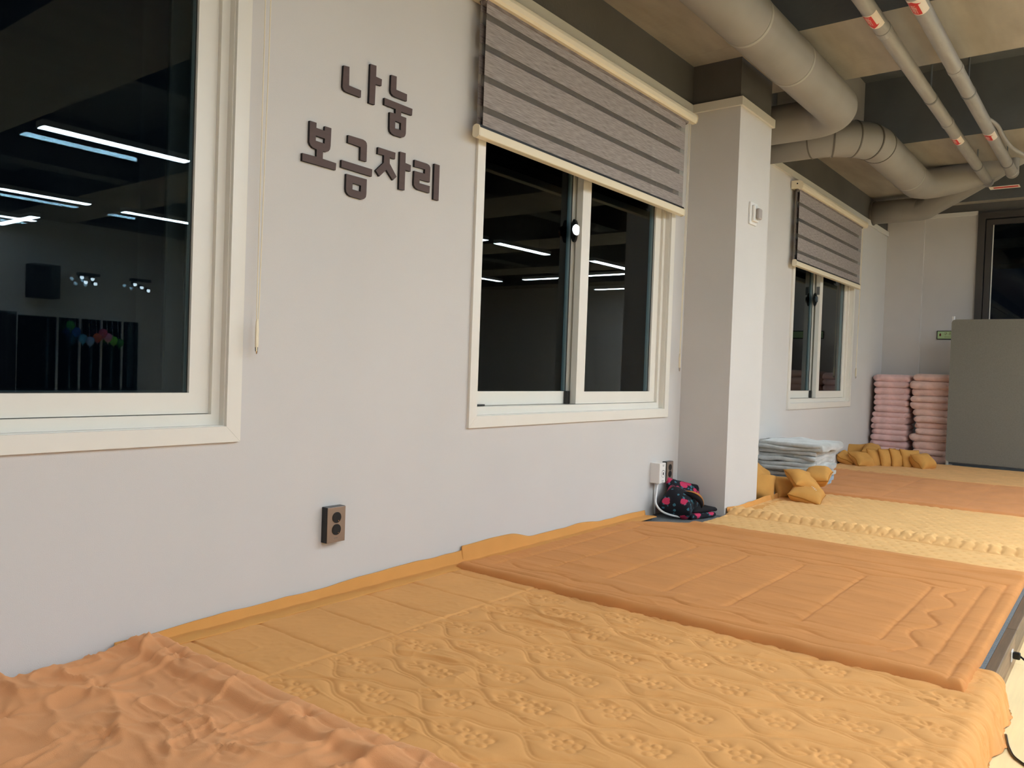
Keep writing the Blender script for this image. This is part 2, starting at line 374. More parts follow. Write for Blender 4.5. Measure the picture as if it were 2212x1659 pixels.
# beams: a perimeter beam along the window wall and cross beams over the hall
struct('ceiling_beam', join(box(XA, 4.1695, -.37, 0, ZS, ZH), box(5.7, XF, -.37, 0, ZS, ZH)), m_soffit)
bx = 4.17
for k, (a, b) in enumerate([(-3.0, -2.15), (-.62, .22), (1.77, 2.6), (4.17, 5.0), (6.57, 7.43), (8.97, 9.8), (11.4, 12.2), (13.8, 14.4)]):
    g = box(a, b, YR, -.37 if not a == 4.17 else 0, ZS, ZH)
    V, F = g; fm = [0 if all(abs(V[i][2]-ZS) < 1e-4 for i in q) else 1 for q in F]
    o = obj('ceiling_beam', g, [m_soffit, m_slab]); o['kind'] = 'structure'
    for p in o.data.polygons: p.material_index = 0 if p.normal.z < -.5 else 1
for y0 in (-3.1, -6.2, -9.3):
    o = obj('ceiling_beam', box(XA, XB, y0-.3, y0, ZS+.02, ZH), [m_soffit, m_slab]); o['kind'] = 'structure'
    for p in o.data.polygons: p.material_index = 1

# ------------------------------------------------------------------ windows
def window(n, x0, sticker=False):
    x1 = x0+WW; z0, z1 = WZ0, WZ1; r = sroot('window_%d' % n, (x0+WW/2, 0, z0))
    a, b, c, d = x0+CW, x1-CW, z0+CW, z1-CW; g = .0006
    for pl in ([(x0, z0), (x1, z0), (b-g, c), (a+g, c)], [(x1, z0+g), (x1, z1-g), (b, d), (b, c)], [(x1, z1), (x0, z1), (a+g, d), (b-g, d)], [(x0, z1-g), (x0, z0+g), (a, c), (a, d)]):
        obj('casing', prism(pl, -.013, .0), m_white, r)
    obj('window_frame', ring(a, b, c, d, .028, .024, .15, .034), m_white, r)
    obj('reveal', ring(a-.0008, b+.0008, c-.0008, d+.0008, .003, .0, .024), m_white, r)
    xm = x0+.851
    s = obj('sash', join(ring(xm, b-.016, c+.036, d-.03, .074, .040, .074, .060)), m_white, r)
    obj('glass_pane', box(xm+.070, b-.086, .054, .059, c+.092, d-.086), m_glass, s)
    obj('gasket', ring(xm+.073, b-.089, c+.095, d-.089, .0035, .050, .0535), m_sash_dk, s)
    s2 = obj('sash', join(ring(a+.03, xm+.072, c+.036, d-.03, .074, .090, .124, .060)), m_white, r)
    obj('glass_pane', box(a+.1, xm+.002, .104, .109, c+.092, d-.086), m_glass, s2)
    obj('gasket', ring(a+.103, xm-.001, c+.095, d-.089, .0035, .100, .1035), m_sash_dk, s2)
    # outer pair
    obj('outer_frame', ring(a-.03, b+.03, c-.03, d+.03, .055, .152, .236), m_outer, r)
    s3 = obj('outer_sash', join(ring(a+.03, xm+.05, c+.036, d-.03, .055, .166, .19, .06)), m_outer, r)
    obj('glass_pane', box(a+.083, xm-.003, .178, .183, c+.09, d-.085), m_glass, s3)
    s4 = obj('outer_sash', join(ring(xm-.01, b-.026, c+.036, d-.03, .055, .198, .222, .06)), m_outer, r)
    obj('glass_pane', box(xm+.043, b-.079, .208, .213, c+.09, d-.085), m_glass, s4)
    # black plastic stops
    obj('stopper', box(xm-.034, xm-.003, .070, .0895, c+.034, c+.098, .004), m_black, r, label='black plastic stopper at the foot of the sash')
    obj('stopper', box(a+.085, a+.15, .070, .0895, c+.034, c+.042, .002), m_black, r)
    # crescent latch on the meeting stile
    zl = .68
    l = obj('latch', tube([(xm-.001, .078, zl-.052), (xm-.001, .078, zl)], .001, 4), m_black, r)
    bpy.data.objects.remove(l)
    el = [(.078+.017*math.cos(t), zl+.056*math.sin(t)) for t in np.linspace(0, 2*PI, 25)[:-1]]
    l = obj('latch', prism(el, xm-.016, xm-.0005, 'x'), m_black, r, label='black oval latch plate')
    obj('latch_knob', disc((xm-.022, .066, zl), .026, (-.25, -1, 0), .010, 24), m_chrome, l, label='chrome disc')
    if sticker:
        obj('sticker', box(xm-.0012, xm-.0002, .044, .070, .72, .79), m_grayp, r, label='small grey notice on the stile')
    return r
window(1, WX[0]); window(2, WX[1]); window(3, WX[2], True)
# dark framed glass beside the far corner
r = sroot('window_4', (XF, -1.8, -.5))
def ringx(y0, y1, z0, z1, w, xa, xb):
    V, F = ring(y0, y1, z0, z1, w, xa, xb); return [(y, x, z) for x, y, z in V], F
obj('window_frame', ringx(-2.8, -.832, -.5, 1.70, .062, XF-.03, XF+.14), m_alu, r)
s = obj('sash', ringx(-2.73, -.902, -.43, 1.63, .05, XF+.0, XF+.06), m_alu, r)
obj('glass_pane', box(XF+.03, XF+.036, -2.68, -.952, -.38, 1.58), m_glass, s)
obj('bead', box(XF+.016, XF+.028, -.966, -.957, -.38, 1.58), m_trim, s)

# ------------------------------------------------------------------ roller blinds
def blind(x0, zb, label, raised=False, cord=None):
    """x0 = left end of the bottom bar"""
    t = thing('roller_blind', label, 'blind', (x0+.9, -.05, zb)); L = 1.80
    hx0, hx1 = x0-.005, x0+1.865
    prof = [(-.004, 1.432), (-.052, 1.432), (-.060, 1.424), (-.082, 1.426), (-.090, 1.436), (-.093, 1.455), (-.088, 1.472), (-.076, 1.483), (-.058, 1.488), (-.004, 1.489)]
    cs = obj('cassette', prism(prof, hx0+.004, hx1-.004, 'x'), m_beige, t)
    for a, b in ((hx0, hx0+.004), (hx1-.004, hx1)):
        e = obj('end_cap', prism([(y*1.03, z if z < 1.44 else z+.002) for y, z in prof], a, b, 'x'), m_beige, cs)
    obj('screw_hole', disc((hx0-.0004, -.05, 1.466), .006, (1, 0, 0), .001, 12), m_black, cs)
    obj('roller', tube([(hx0+.03, -.047, 1.432), (hx1-.06, -.047, 1.432)], .022, 16), m_fabd, t)
    fx0, fx1 = x0+.028, x0+L-.022
    if not raised:
        z = zb+.046; first = True; H, G = .0945, .0255
        top = 1.43
        while z < top:
            h = .052 if first else H; first = False
            ze = min(z+h, top)
            obj('fabric_band', box(fx0, fx1, -.0602, -.0592, z, ze), m_fab, t)
            zb2 = z+.012
            obj('fabric_band', box(fx0-.012, fx1-.012, -.0402, -.0392, z+.006, min(top, z+h-.012)), m_fabd, t)
            if ze < top:
                g1 = min(top, ze+G)
                obj('sheer_band', box(fx0+.0005, fx1-.0005, -.0600, -.0594, ze, g1), m_sheer, t)
                obj('sheer_band', box(fx0-.0115, fx1-.0125, -.0400, -.0394, ze-.012, g1+.006), m_sheer, t)
            z = ze+G
    else:
        obj('fabric_band', box(fx0, fx1, -.0602, -.0592, zb+.046, 1.43), m_fab, t)
    bar = obj('bottom_bar', box(x0+.004, x0+L-.004, -.068, -.032, zb, zb+.036, .004), m_beige, t)
    obj('bar_slot', box(x0+.006, x0+L-.006, -.0620, -.0570, zb+.036, zb+.047), m_black, bar)
    for xx in (x0, x0+L-.004):
        pl = [(-.05+.018*math.cos(a), zb+.022+(.013 if math.sin(a) > 0 else -.013)*1.0+.013*math.sin(a)) for a in np.linspace(0, 2*PI, 21)[:-1]]
        obj('end_cap', prism(pl, xx, xx+.004, 'x'), m_beige, bar)
    # cord loop
    cx = x0+L+.053 if cord is None else cord; zc = .10
    def P(s, dx): return [(cx+dx-.045*s*t_, -.05, 1.43+(zc-1.43)*t_) for t_ in np.linspace(0, 1, 12)]
    obj('pull_cord', tube([(cx+.012, -.05, 1.43), (cx+.010, -.05, .9), (cx+.004, -.045, .13), (cx+.001, -.045, .10)], .0016, 6), m_beige, t)
    obj('pull_cord', tube([(cx-.008, -.05, 1.43), (cx-.007, -.05, .9), (cx-.003, -.045, .13), (cx-.001, -.045, .10)], .0016, 6), m_beige, t)
    h = obj('cord_weight', tube([(cx, -.045, .118), (cx, -.045, .112), (cx, -.045, .09), (cx, -.045, .045), (cx, -.045, .030), (cx, -.045, .024)], [.003, .008, .0105, .0105, .008, .003], 12, flat=.5), m_beige, t)
    obj('clear_tip', tube([(cx, -.045, .034), (cx, -.045, .022), (cx, -.045, .014)], [.0100, .008, .003], 12, flat=.5), m_chrome, h)
    return t
blind(-.42, 1.375, 'roller blind drawn fully up above the nearest window, only its pull cord hanging down', True, 1.402)
blind(2.352, .895, 'grey striped roller blind half lowered over the middle window beside the lettering')
blind(6.06, .850, 'smaller-looking grey striped roller blind over the far window past the column')

# ------------------------------------------------------------------ wall lettering
GL = {
'나':[([(1.726, 0.976), (1.75, 0.979), (1.751, 0.918), (1.803, 0.917), (1.803, 0.893), (1.748, 0.893), (1.736, 0.894), (1.728, 0.898), (1.724, 0.906), (1.724, 0.914)], None),([(1.841, 1.018), (1.868, 1.02), (1.868, 0.983), (1.895, 0.982), (1.894, 0.959), (1.867, 0.957), (1.866, 0.886), (1.84, 0.885)], None),],
'눔':[([(1.938, 1.011), (1.964, 1.013), (1.964, 0.967), (2.017, 0.966), (2.017, 0.941), (1.962, 0.94), (1.949, 0.942), (1.94, 0.948), (1.937, 0.957)], None),([(1.91, 0.923), (2.046, 0.922), (2.045, 0.898), (1.991, 0.897), (1.991, 0.882), (2.017, 0.882), (2.017, 0.826), (2.014, 0.817), (2.008, 0.811), (1.998, 0.807), (1.963, 0.806), (1.949, 0.809), (1.941, 0.815), (1.938, 0.824), (1.937, 0.881), (1.964, 0.883), (1.964, 0.899), (1.91, 0.899)], [(1.964, 0.857), (1.992, 0.857), (1.992, 0.832), (1.964, 0.831)]),],
'보':[([(1.597, 0.761), (1.623, 0.761), (1.623, 0.745), (1.656, 0.744), (1.657, 0.759), (1.683, 0.759), (1.682, 0.702), (1.68, 0.69), (1.675, 0.683), (1.666, 0.678), (1.652, 0.677), (1.652, 0.653), (1.707, 0.651), (1.706, 0.628), (1.572, 0.629), (1.572, 0.653), (1.627, 0.654), (1.627, 0.677), (1.611, 0.679), (1.602, 0.685), (1.597, 0.694)], [(1.622, 0.72), (1.658, 0.719), (1.657, 0.703), (1.622, 0.704)]),],
'금':[([(1.754, 0.755), (1.819, 0.756), (1.83, 0.753), (1.835, 0.748), (1.837, 0.74), (1.837, 0.685), (1.809, 0.685), (1.809, 0.728), (1.754, 0.73)], None),([(1.729, 0.667), (1.864, 0.665), (1.863, 0.64), (1.729, 0.643)], None),([(1.751, 0.626), (1.841, 0.626), (1.841, 0.576), (1.839, 0.565), (1.832, 0.558), (1.822, 0.554), (1.773, 0.555), (1.761, 0.559), (1.753, 0.567), (1.751, 0.577)], [(1.779, 0.601), (1.816, 0.6), (1.815, 0.579), (1.779, 0.58)]),],
'자':[([(1.888, 0.747), (1.97, 0.747), (1.969, 0.724), (1.943, 0.724), (1.944, 0.703), (1.979, 0.664), (1.962, 0.648), (1.929, 0.678), (1.898, 0.648), (1.88, 0.665), (1.916, 0.7), (1.916, 0.725), (1.887, 0.724)], None),([(1.992, 0.756), (2.02, 0.757), (2.02, 0.722), (2.048, 0.72), (2.047, 0.697), (2.02, 0.697), (2.02, 0.624), (1.992, 0.623)], None),],
'리':[([(2.066, 0.744), (2.13, 0.744), (2.142, 0.741), (2.148, 0.734), (2.149, 0.724), (2.148, 0.679), (2.094, 0.678), (2.094, 0.665), (2.149, 0.665), (2.148, 0.639), (2.087, 0.64), (2.074, 0.644), (2.066, 0.653), (2.065, 0.665), (2.066, 0.704), (2.12, 0.705), (2.121, 0.721), (2.066, 0.719)], None),([(2.17, 0.753), (2.198, 0.753), (2.198, 0.62), (2.17, 0.62)], None),],
}
WHERE = {'나': 'first syllable of the upper word', '눔': 'second syllable of the upper word', '보': 'first syllable of the lower word', '금': 'second syllable of the lower word', '자': 'third syllable of the lower word', '리': 'last syllable of the lower word'}
for ch, pcs in GL.items():
    xs = [p[0] for o_, h_ in pcs for p in o_]; zs = [p[1] for o_, h_ in pcs for p in o_]
    t = thing('wall_letter', 'dark brown cut-out Korean letter %s on the wall, %s' % (ch, WHERE[ch]), 'letter', ((min(xs)+max(xs))/2, 0, min(zs)))
    for o_, h_ in pcs:
        p = obj('stroke', prism(o_, -.010, -.0005, 'y', h_), [m_letter, m_letter_edge], t)
        for q in p.data.polygons: q.material_index = 0 if abs(q.normal.y) > .5 else 1

# ------------------------------------------------------------------ sockets, adapter, sensor
def socket(x, z, wd, ht, label):
    t = thing('power_socket', label, 'socket', (x, 0, z-ht/2))
    obj('housing', box(x-wd/2, x+wd/2, -.028, 0, z-ht/2, z+ht/2, .002), m_black, t, label='black side housing')
    fp = obj('face_plate', box(x-wd/2+.001, x+wd/2-.001, -.0305, -.028, z-ht/2+.001, z+ht/2-.001, .0008), m_plate, t, label='bronze front plate')
    for zz in (z+ht*.2, z-ht*.137):
        s = obj('outlet', disc((x, -.0325, zz), .0182, (0, 1, 0), .002, 28), m_black, t)
        obj('outlet_well', disc((x, -.0328, zz), .0165, (0, 1, 0), .0005, 28), m_blackm, s)
        obj('ground_pin', disc((x+.006, -.0342, zz-.011), .0018, (0, 1, 0), .002, 8), m_chrome, s)
    obj('print_mark', box(x-.008, x+.006, -.0308, -.0304, z-ht*.38, z-ht*.365), m_grayp, fp)
socket(1.738, -.542, .077, .119, 'bronze double power socket alone on the wall below the lettering')
socket(4.168, -.560, .080, .113, 'bronze double power socket by the column, beside the white adapter')
t = thing('plug_adapter', 'white box adapter plugged in left of the socket by the column, white cable below', 'adapter', (4.02, 0, -.613))
b = obj('adapter_body', box(3.983, 4.056, -.060, 0, -.613, -.500, .003), m_white2, t)
obj('switch', box(4.022, 4.032, -.0612, -.0600, -.567, -.552), m_black, b)
obj('dial_ring', ([(4.026+rr*math.cos(a), -.0603-.0004*k, -.560+rr*math.sin(a)) for k in (0, 1) for rr in (.0195, .021) for a in np.linspace(0, 2*PI, 33)[:-1]],
    [(i, (i+1) % 32, 32+(i+1) % 32, 32+i) for i in range(32)]+[(64+i, 96+i, 96+(i+1) % 32, 64+(i+1) % 32) for i in range(32)]+[(i, 64+i, 64+(i+1) % 32, (i+1) % 32) for i in range(32)]+[(32+i, 32+(i+1) % 32, 96+(i+1) % 32, 96+i) for i in range(32)]), m_grayp, b)
for zz, a, c in ((-.543, 4.016, 4.038), (-.598, 4.012, 4.036), (-.606, 4.014, 4.034), (-.511, 4.015, 4.037), (-.517, 4.018, 4.034)):
    obj('print_mark', box(a, c, -.0606, -.0598, zz-.0012, zz+.0012), m_grayp, b)
def bez(pts, n=24):
    out = []; P = [Vector(p) for p in pts]; P = [P[0]*2-P[1]]+P+[P[-1]*2-P[-2]]
    for i in range(1, len(P)-2):
        for k in range(n):
            t_ = k/n; a, b_, c_, d = P[i-1], P[i], P[i+1], P[i+2]
            out.append(tuple(.5*((2*b_)+(-a+c_)*t_+(2*a-5*b_+4*c_-d)*t_*t_+(-a+3*b_-3*c_+d)*t_**3)))
    return out+[tuple(P[-2])]
tag(obj('power_cable', tube(bez([(4.012, -.035, -.612), (3.985, -.045, -.66), (3.955, -.06, -.72), (3.975, -.10, -.765), (4.03, -.17, -.786), (4.10, -.20, -.790)], 8), .0058, 10), m_cable, smooth=True), 'white power cable curving down from the adapter to the floral bundle', 'cable')
tag(obj('power_cable', tube([(4.032, -.006, -.612), (4.034, -.008, -.70), (4.036, -.010, -.792)], .0055, 8), m_cable, smooth=True), 'straight grey-white cable hugging the wall beneath the adapter', 'cable')
t = thing('wall_sensor', 'white wall sensor with grey button on the front of the column', 'sensor', (4.55, YC, .885))
obj('base_plate', box(4.500, 4.606, YC-.012, YC, .888, 1.018, .004), m_white2, t)
c = obj('cover', box(4.520, 4.592, YC-.030, YC-.012, .905, 1.000, .006, 3), m_white2, t)
obj('button', box(4.536, 4.588, YC-.052, YC-.030, .918, .982, .010, 3), mat('sensor_grey', (160, 152, 148), .4), t)

# ------------------------------------------------------------------ ducts and pipes overhead
def duct(label, path, r, seams=(), bands=(), group=None, n=40):
    t = thing('air_duct', label, 'duct', path[0]); 
    obj('duct_pipe', tube(path, r, n), m_duct, t, smooth=True)
    return t
def ring_at(t, c, ax, r, w, m, name='duct_joint'):
    c = Vector(c); a = Vector(ax).normalized(); obj(name, tube([c-a*w/2, c-a*w/2*.9, c+a*w/2*.9, c+a*w/2], [r, r+.003, r+.003, r], 40), m, t, smooth=False)
DY, DZ, DR = -.634, 1.64, .1215
p = [(XA, DY, DZ), (2.0, DY, DZ), (4.0, DY, DZ)]+[(4.92+.22*math.sin(a), DY+.22-.22*math.cos(a), DZ) for a in np.linspace(0, PI/2, 10)]+[(5.14, -.2, DZ), (5.14, 0, DZ)]
t = duct('large grey ventilation duct nearest the camera, turning into the wall past the column', p, DR)
for x in (-1, .6, 2.2, 2.9, 3.55, 4.15): ring_at(t, (x, DY, DZ), (1, 0, 0), DR, .022, m_ring, 'duct_band')
D2X = 5.60
p = [(D2X, 0, DZ), (D2X, -.28, DZ)]+[(D2X+.34-.34*math.cos(a), DY+.34-.34*math.sin(a), DZ) for a in np.linspace(0, PI/2, 7)]+[(6.5, DY, DZ), (7.15, DY, DZ)]+[(7.24, -.642, DZ), (7.33, -.68, DZ+.008), (7.40, -.75, DZ+.025), (7.46, -.86, DZ+.055), (7.51, -1.0, DZ+.10), (7.56, -1.3, DZ+.26), (7.62, -1.7, 2.05), (7.64, -1.8, 2.31)]
t = duct('grey ventilation duct with segmented elbow coming out of the wall behind the column', p, DR)
for k, a in enumerate(np.linspace(.0, PI/2, 5)):
    ring_at(t, (D2X+.34-.34*math.cos(a), DY+.34-.34*math.sin(a), DZ), (math.sin(a), -math.cos(a), 0), DR+.0005, .010, m_duct2 if k != 2 else m_duct2)
ring_at(t, (6.9, DY, DZ), (1, 0, 0), DR, .02, m_ring, 'duct_band')
p = [(8.40, 0, 1.655), (8.40, -.30, 1.655)]+[(8.40-.12+.12*math.cos(a), -.34-.2*math.sin(a), 1.655) for a in np.linspace(0, .75, 6)]+[(8.22, -.66, 1.71), (8.12, -.86, 1.79), (8.03, -1.05, 1.87), (7.92, -1.3, 2.0), (7.86, -1.45, 2.31)]
t = duct('narrow grey duct leaving the wall near the far corner and angling off to the right', p, .110)
ring_at(t, (8.40, -.012, 1.655), (0, 1, 0), .118, .02, m_duct2, 'duct_collar')
def pipe(y, z, r, xe, label, lab_x, direction, joints):
    t = thing('sprinkler_pipe', label, 'pipe', (0, y, z))
    P = [(XA, y, z), (xe-.05, y, z)]+[(xe-.05+.05*math.sin(a), y, z+.05-.05*math.cos(a)) for a in np.linspace(.2, PI/2, 5)]+[(xe, y, ZS+.2)]
    obj('pipe_run', tube(P, r, 24), m_pipe, t, smooth=True)
    for x in joints: obj('coupling', tube([(x-.004, y, z), (x-.003, y, z), (x+.05, y, z), (x+.051, y, z)], [r, r+.0028, r+.0028, r], 24), m_pipe, t)
    obj('coupling', tube([(xe-.13, y, z), (xe-.125, y, z), (xe-.07, y, z), (xe-.065, y, z)], [r, r+.008, r+.008, r], 24), m_pipe, t)
    for x in (-2.2, .2, 2.7, 5.2, 7.0): 
        if x < xe: obj('hanger_rod', tube([(x, y, z+r), (x, y, ZH)], .005, 6), m_rod, t); obj('hanger_ring', tube([(x-.012, y, z), (x-.011, y, z), (x+.011, y, z), (x+.012, y, z)], [r, r+.003, r+.003, r], 20), m_rod, t)
    for lx in lab_x:
        # curved sticker around the underside
        def cyl(u, v, rr):  # u along x (0..1), v angle
            a = -PI/2+v; return (lx+u*.155, y+rr*math.cos(a)*-1*0+rr*math.sin(v), z-rr*math.cos(v))
        def patch(us, vs, rr):
            V = [cyl(u, v, rr) for u in us for v in vs]; nv = len(vs)
            return V, [(i*nv+j, i*nv+j+1, (i+1)*nv+j+1, (i+1)*nv+j) for i in range(len(us)-1) for j in range(nv-1)]
        def both(g, d=.0006):
            V, F = g; V = np.array(V); n0 = len(V); c = np.array([0, y, z]); Q = V.copy(); rad = V-c; rad[:, 0] = 0; rad /= np.linalg.norm(rad, axis=1)[:, None]; Q -= rad*d
            return np.vstack([V, Q]), list(F)+[tuple(n0+i for i in q[::-1]) for q in F]
        s = obj('pipe_sticker', both(patch(np.linspace(0, 1, 3), np.linspace(-1.15, 1.35, 14), r+.0012)), m_stick, t, label='white sticker with a red arrow', smooth=True)
        # arrow: body and head
        v0, v1, h0, h1 = -.28, .78, -.62, 1.12
        tri = lambda u: u if direction > 0 else 1-u
        bodyv = np.linspace(v0, v1, 8); g1 = patch([tri(.06), tri(.74)], bodyv, r+.0020)
        hv = np.linspace(h0, h1, 9); mid = (h0+h1)/2
        V = [cyl(tri(.72), v, r+.0020) for v in hv]+[cyl(tri(.72+.24*(1-abs(v-mid)/((h1-h0)/2))), v, r+.0020) for v in hv]
        g2 = (V, [(i, i+1, 9+i+1, 9+i) for i in range(8)])
        obj('arrow', both(join(g1, g2), .0004), m_red, s, label='red arrow')
        tv, tf = text_geo('스프링클러', .022)
        if len(tv):
            tv = tv-np.array([(tv[:, 0].min()+tv[:, 0].max())/2, (tv[:, 1].min()+tv[:, 1].max())/2, 0]); k = .56/ (tv[:, 0].max()-tv[:, 0].min()); kv = .55/(tv[:, 1].max()-tv[:, 1].min())
            V = [cyl(tri(.42)+(-px*k), .30+py*kv, r+.0026) for px, py, _ in tv]
            obj('lettering', both((V, tf), .0003), m_stick, s)
    return t
pipe(-1.098, 1.672, .0355, 7.66, 'left one of two grey ceiling pipes, its arrow stickers pointing away', (3.80, 6.03), 1, (1.2, 3.15, 4.05, 5.72))
pipe(-1.292, 1.672, .0375, 7.42, 'right one of two grey ceiling pipes, its arrow stickers pointing back', (3.75, 6.02), -1, (1.0, 3.0, 4.75))
tag(obj('branch_pipe', tube(bez([(5.80, -1.315, 1.68), (6.0, -1.345, 1.68), (6.3, -1.350, 1.675), (6.6, -1.375, 1.67), (6.95, -1.44, 1.69), (7.05, -1.42, 1.80), (7.05, -1.42, 2.3)], 8), .013, 10), m_pipe, smooth=True), 'thin grey branch pipe snaking beside the right ceiling pipe', 'pipe')
t = thing('pipe_tag', 'flat white and red tag lying across both ceiling pipes at their far end', 'tag', (7.5, -1.2, 1.61))
obj('tag_plate', box(7.46, 7.56, -1.33, -1.12, 1.598, 1.601), m_stick, t); obj('tag_stripe', box(7.48, 7.52, -1.32, -1.15, 1.5965, 1.598), m_red, t)

# ------------------------------------------------------------------ low sleeping platform
ZP = -.800                                      # carpet surface
t = thing('sleeping_platform', 'low platform along the window wall, grey-blue carpet top with dark wood edge', 'platform', (3, -.9, ZF))
obj('carpet', prism([(XA, -1.806), (XF-.036, -1.806), (XF-.036, -.0005), (XC1+.0005, -.0005), (XC1+.0005, YC-.0005), (XC0-.0005, YC-.0005), (XC0-.0005, -.0005), (XA, -.0005)], ZF+.001, ZP, 'z'), m_carpet, t)
x = XA; k = 0
while x < XF-.036:
    xe = min(x+[.62, .44, .8, .5][k % 4], XF-.036)
    obj('edge_board', box(x+.0006, xe-.0006, -1.836, -1.8065, ZP-.016, ZP+.001, .002), [m_wood, m_wood2][k % 3 == 1], t)
    obj('riser_board', box(x+.0006, xe-.0006, -1.833, -1.8065, ZF+.001, ZP-.0165), [m_wood2, m_wood][k % 3 == 0], t); x = xe; k += 1

# ------------------------------------------------------------------ bedding
B0 = ZP+.0008
# straw coloured pads, past the comforter
def stitched_pad(name, x0, x1, y0, y1, r, m, label, h=.016, cell=.058, ribs=None, seed=0, base=B0, grp=None, cut=None, wob=.012):
    X, Y = grid(x0, x1, y0, y1, r)
    u = (X-x0)/(x1-x0); Xw = X+wob*(vn(Y*2.2, X*0, seed+5)-.5)*2*np.where(u > .5, (u-.5)*2, (.5-u)*2)
    d = np.minimum(np.minimum(X-x0, x1-X), np.minimum(Y-y0, y1-Y))
    cx = np.abs((X/cell) % 1-.5)*cell; cy = np.abs((Y/cell+.5*(np.floor(X/cell) % 2)) % 1-.5)*cell
    dc = np.hypot(.5*cell-cx if False else cx, cy)
    Z = h*(.55+.45*(1-np.exp(-dc/.011)))+.0035*(fbm(X*5, Y*3, seed)-.5)*2+.0016*ridge(X*9+Y*2, Y*26, seed+1, 3)*np.clip(1-dc/.03, 0, 1)+.0012*(vn(X*40, Y*40, seed+2)-.5)-.0075*np.exp(-(dc/.0065)**2)
    if ribs:
        a, b, per = ribs; q = np.clip(1-np.abs(X-(a+(b-a)*.5+.06*(Y+.9)*-.0)-0)/((b-a)/2), 0, 1); xr = (a+b)/2
        w_ = np.exp(-((X-xr)/((b-a)/2))**4)
        Z = Z+w_*(.019+.014*np.abs(np.sin(PI*(Y+.004*np.sin(X*90))/per))**.6)
    Z = base+Z*rim(d, .016)
    return sheet(name, Xw, Y, Z, base, m, label, 'mattress pad', grp)
stitched_pad('mattress_pad', 3.80, 4.36, -1.80, -.315, .0055, m_cream, 'straw-coloured stitched pad between the ochre comforter and the ribbed seam, touching the carpet corner', seed=3)
stitched_pad('mattress_pad', 4.30, 5.66, -1.81, -.312, .0055, m_cream, 'straw-coloured stitched pad with a gathered rib along its near side, in front of the column', ribs=(4.325, 4.47, .055), seed=9, base=B0+.004)
# amber comforter under the grey blankets
def long_comforter(name, x0, x1, y0, y1, r, m, label, seams, h, seed, base, wr=.004, cat='comforter'):
    X, Y = grid(x0, x1, y0, y1, r)
    d = np.minimum(np.minimum(X-x0, x1-X), np.minimum(Y-y0, y1-Y))
    D = segdist(X, Y, seams) if seams else np.full(X.shape, 1.0)
    Z = h*(.55+.45*(1-np.exp(-D/.02)))+wr*(fbm(X*2.5, Y*1.8, seed)-.5)*2+wr*.8*ridge(X*10, Y*2.2, seed+1, 4)*fbm(X*2, Y*2, seed+6)+wr*.35*ridge(X*6, Y*14, seed+2, 4)
    e = .014*(vn(Y*3, X*0+seed, 2)-.5)
    Z = base+Z*rim(d, .02); u = (X-x0)/(x1-x0)
    return sheet(name, X+e*(1-u)*2+e[::-1]*u, Y, Z, base, m, label, cat)
long_comforter('comforter', 5.60, 7.20, -1.81, -.006, .009, m_brown, 'amber comforter further back, under the folded grey blankets', [[(x_, -1.7), (x_, -.1)] for x_ in (5.75, 6.05, 6.38, 6.70, 7.05)]+[[(5.7, y_), (7.1, y_)] for y_ in (-.3, -.8, -1.3, -1.7)], .020, 21, B0+.012, .005)
stitched_pad('mattress_pad', 7.12, 8.42, -1.81, -.006, .009, m_pad6, 'sand-coloured puckered pad at the far end beneath the row of small pillows', h=.020, cell=.10, seed=31, base=B0+.016, wob=.02)
# turned-up sheet edge along the wall
def wall_sheet(x0, x1, hgt, label, seed, y_wall=0.0, flat=.085, lift=None):
    xs = np.linspace(x0, x1, int((x1-x0)/.008)+1); ss = np.linspace(0, 1, 22)
    X, S = np.meshgrid(xs, ss, indexing='ij')
    hh = hgt*(.55+.6*vn(X*5, X*0, seed))*(lift(X) if lift else 1)
    Yf = y_wall-flat+(flat-.016)*np.clip(S/.6, 0, 1); Zf = B0+.012+.003*vn(X*14, S*4, seed+1)+.004*np.sin(np.clip(S/.6, 0, 1)*PI)
    tt = np.clip((S-.6)/.4, 0, 1); Y = Yf+.008*tt+.003*(vn(X*18, S*3, seed+2)-.5); Z = Zf+(.012+hh)*tt**1.2
    Y = np.minimum(Y, y_wall-.004)
    nx, ns = X.shape; V = np.stack([X, Y, Z], -1).reshape(-1, 3)
    V2 = V.copy(); V2[:, 1] -= .002; V2[:, 2] += .0022; n0 = len(V); i = np.arange(nx*ns).reshape(nx, ns)
    q = np.stack([i[:-1, :-1], i[1:, :-1], i[1:, 1:], i[:-1, 1:]], -1).reshape(-1, 4)
    b = np.concatenate([i[:, 0], i[-1, 1:], i[-2::-1, -1], i[0, -2:0:-1]]); k = np.arange(len(b)); k2 = (k+1) % len(b)
    s = np.stack([b[k], b[k2], n0+b[k2], n0+b[k]], -1)
    o = obj('bed_sheet', (np.vstack([V, V2]), np.vstack([q[:, ::-1], n0+q, s])), m_sheet, smooth=True, kind='open'); tag(o, label, 'sheet')
wall_sheet(1.02, 2.43, .036, 'orange sheet edge turned up against the wall beside the mustard quilt', 2, lift=lambda X: .35+.85*np.clip((X-1.1)/1.2, 0, 1))
wall_sheet(2.40, 3.92, .050, 'crumpled orange sheet edge against the wall above the ochre comforter', 5, lift=lambda X: .7+.3*np.sin(X*3))
wall_sheet(4.34, 5.2, .022, 'orange sheet edge lying along the foot of the column', 8, y_wall=YC, flat=.11)

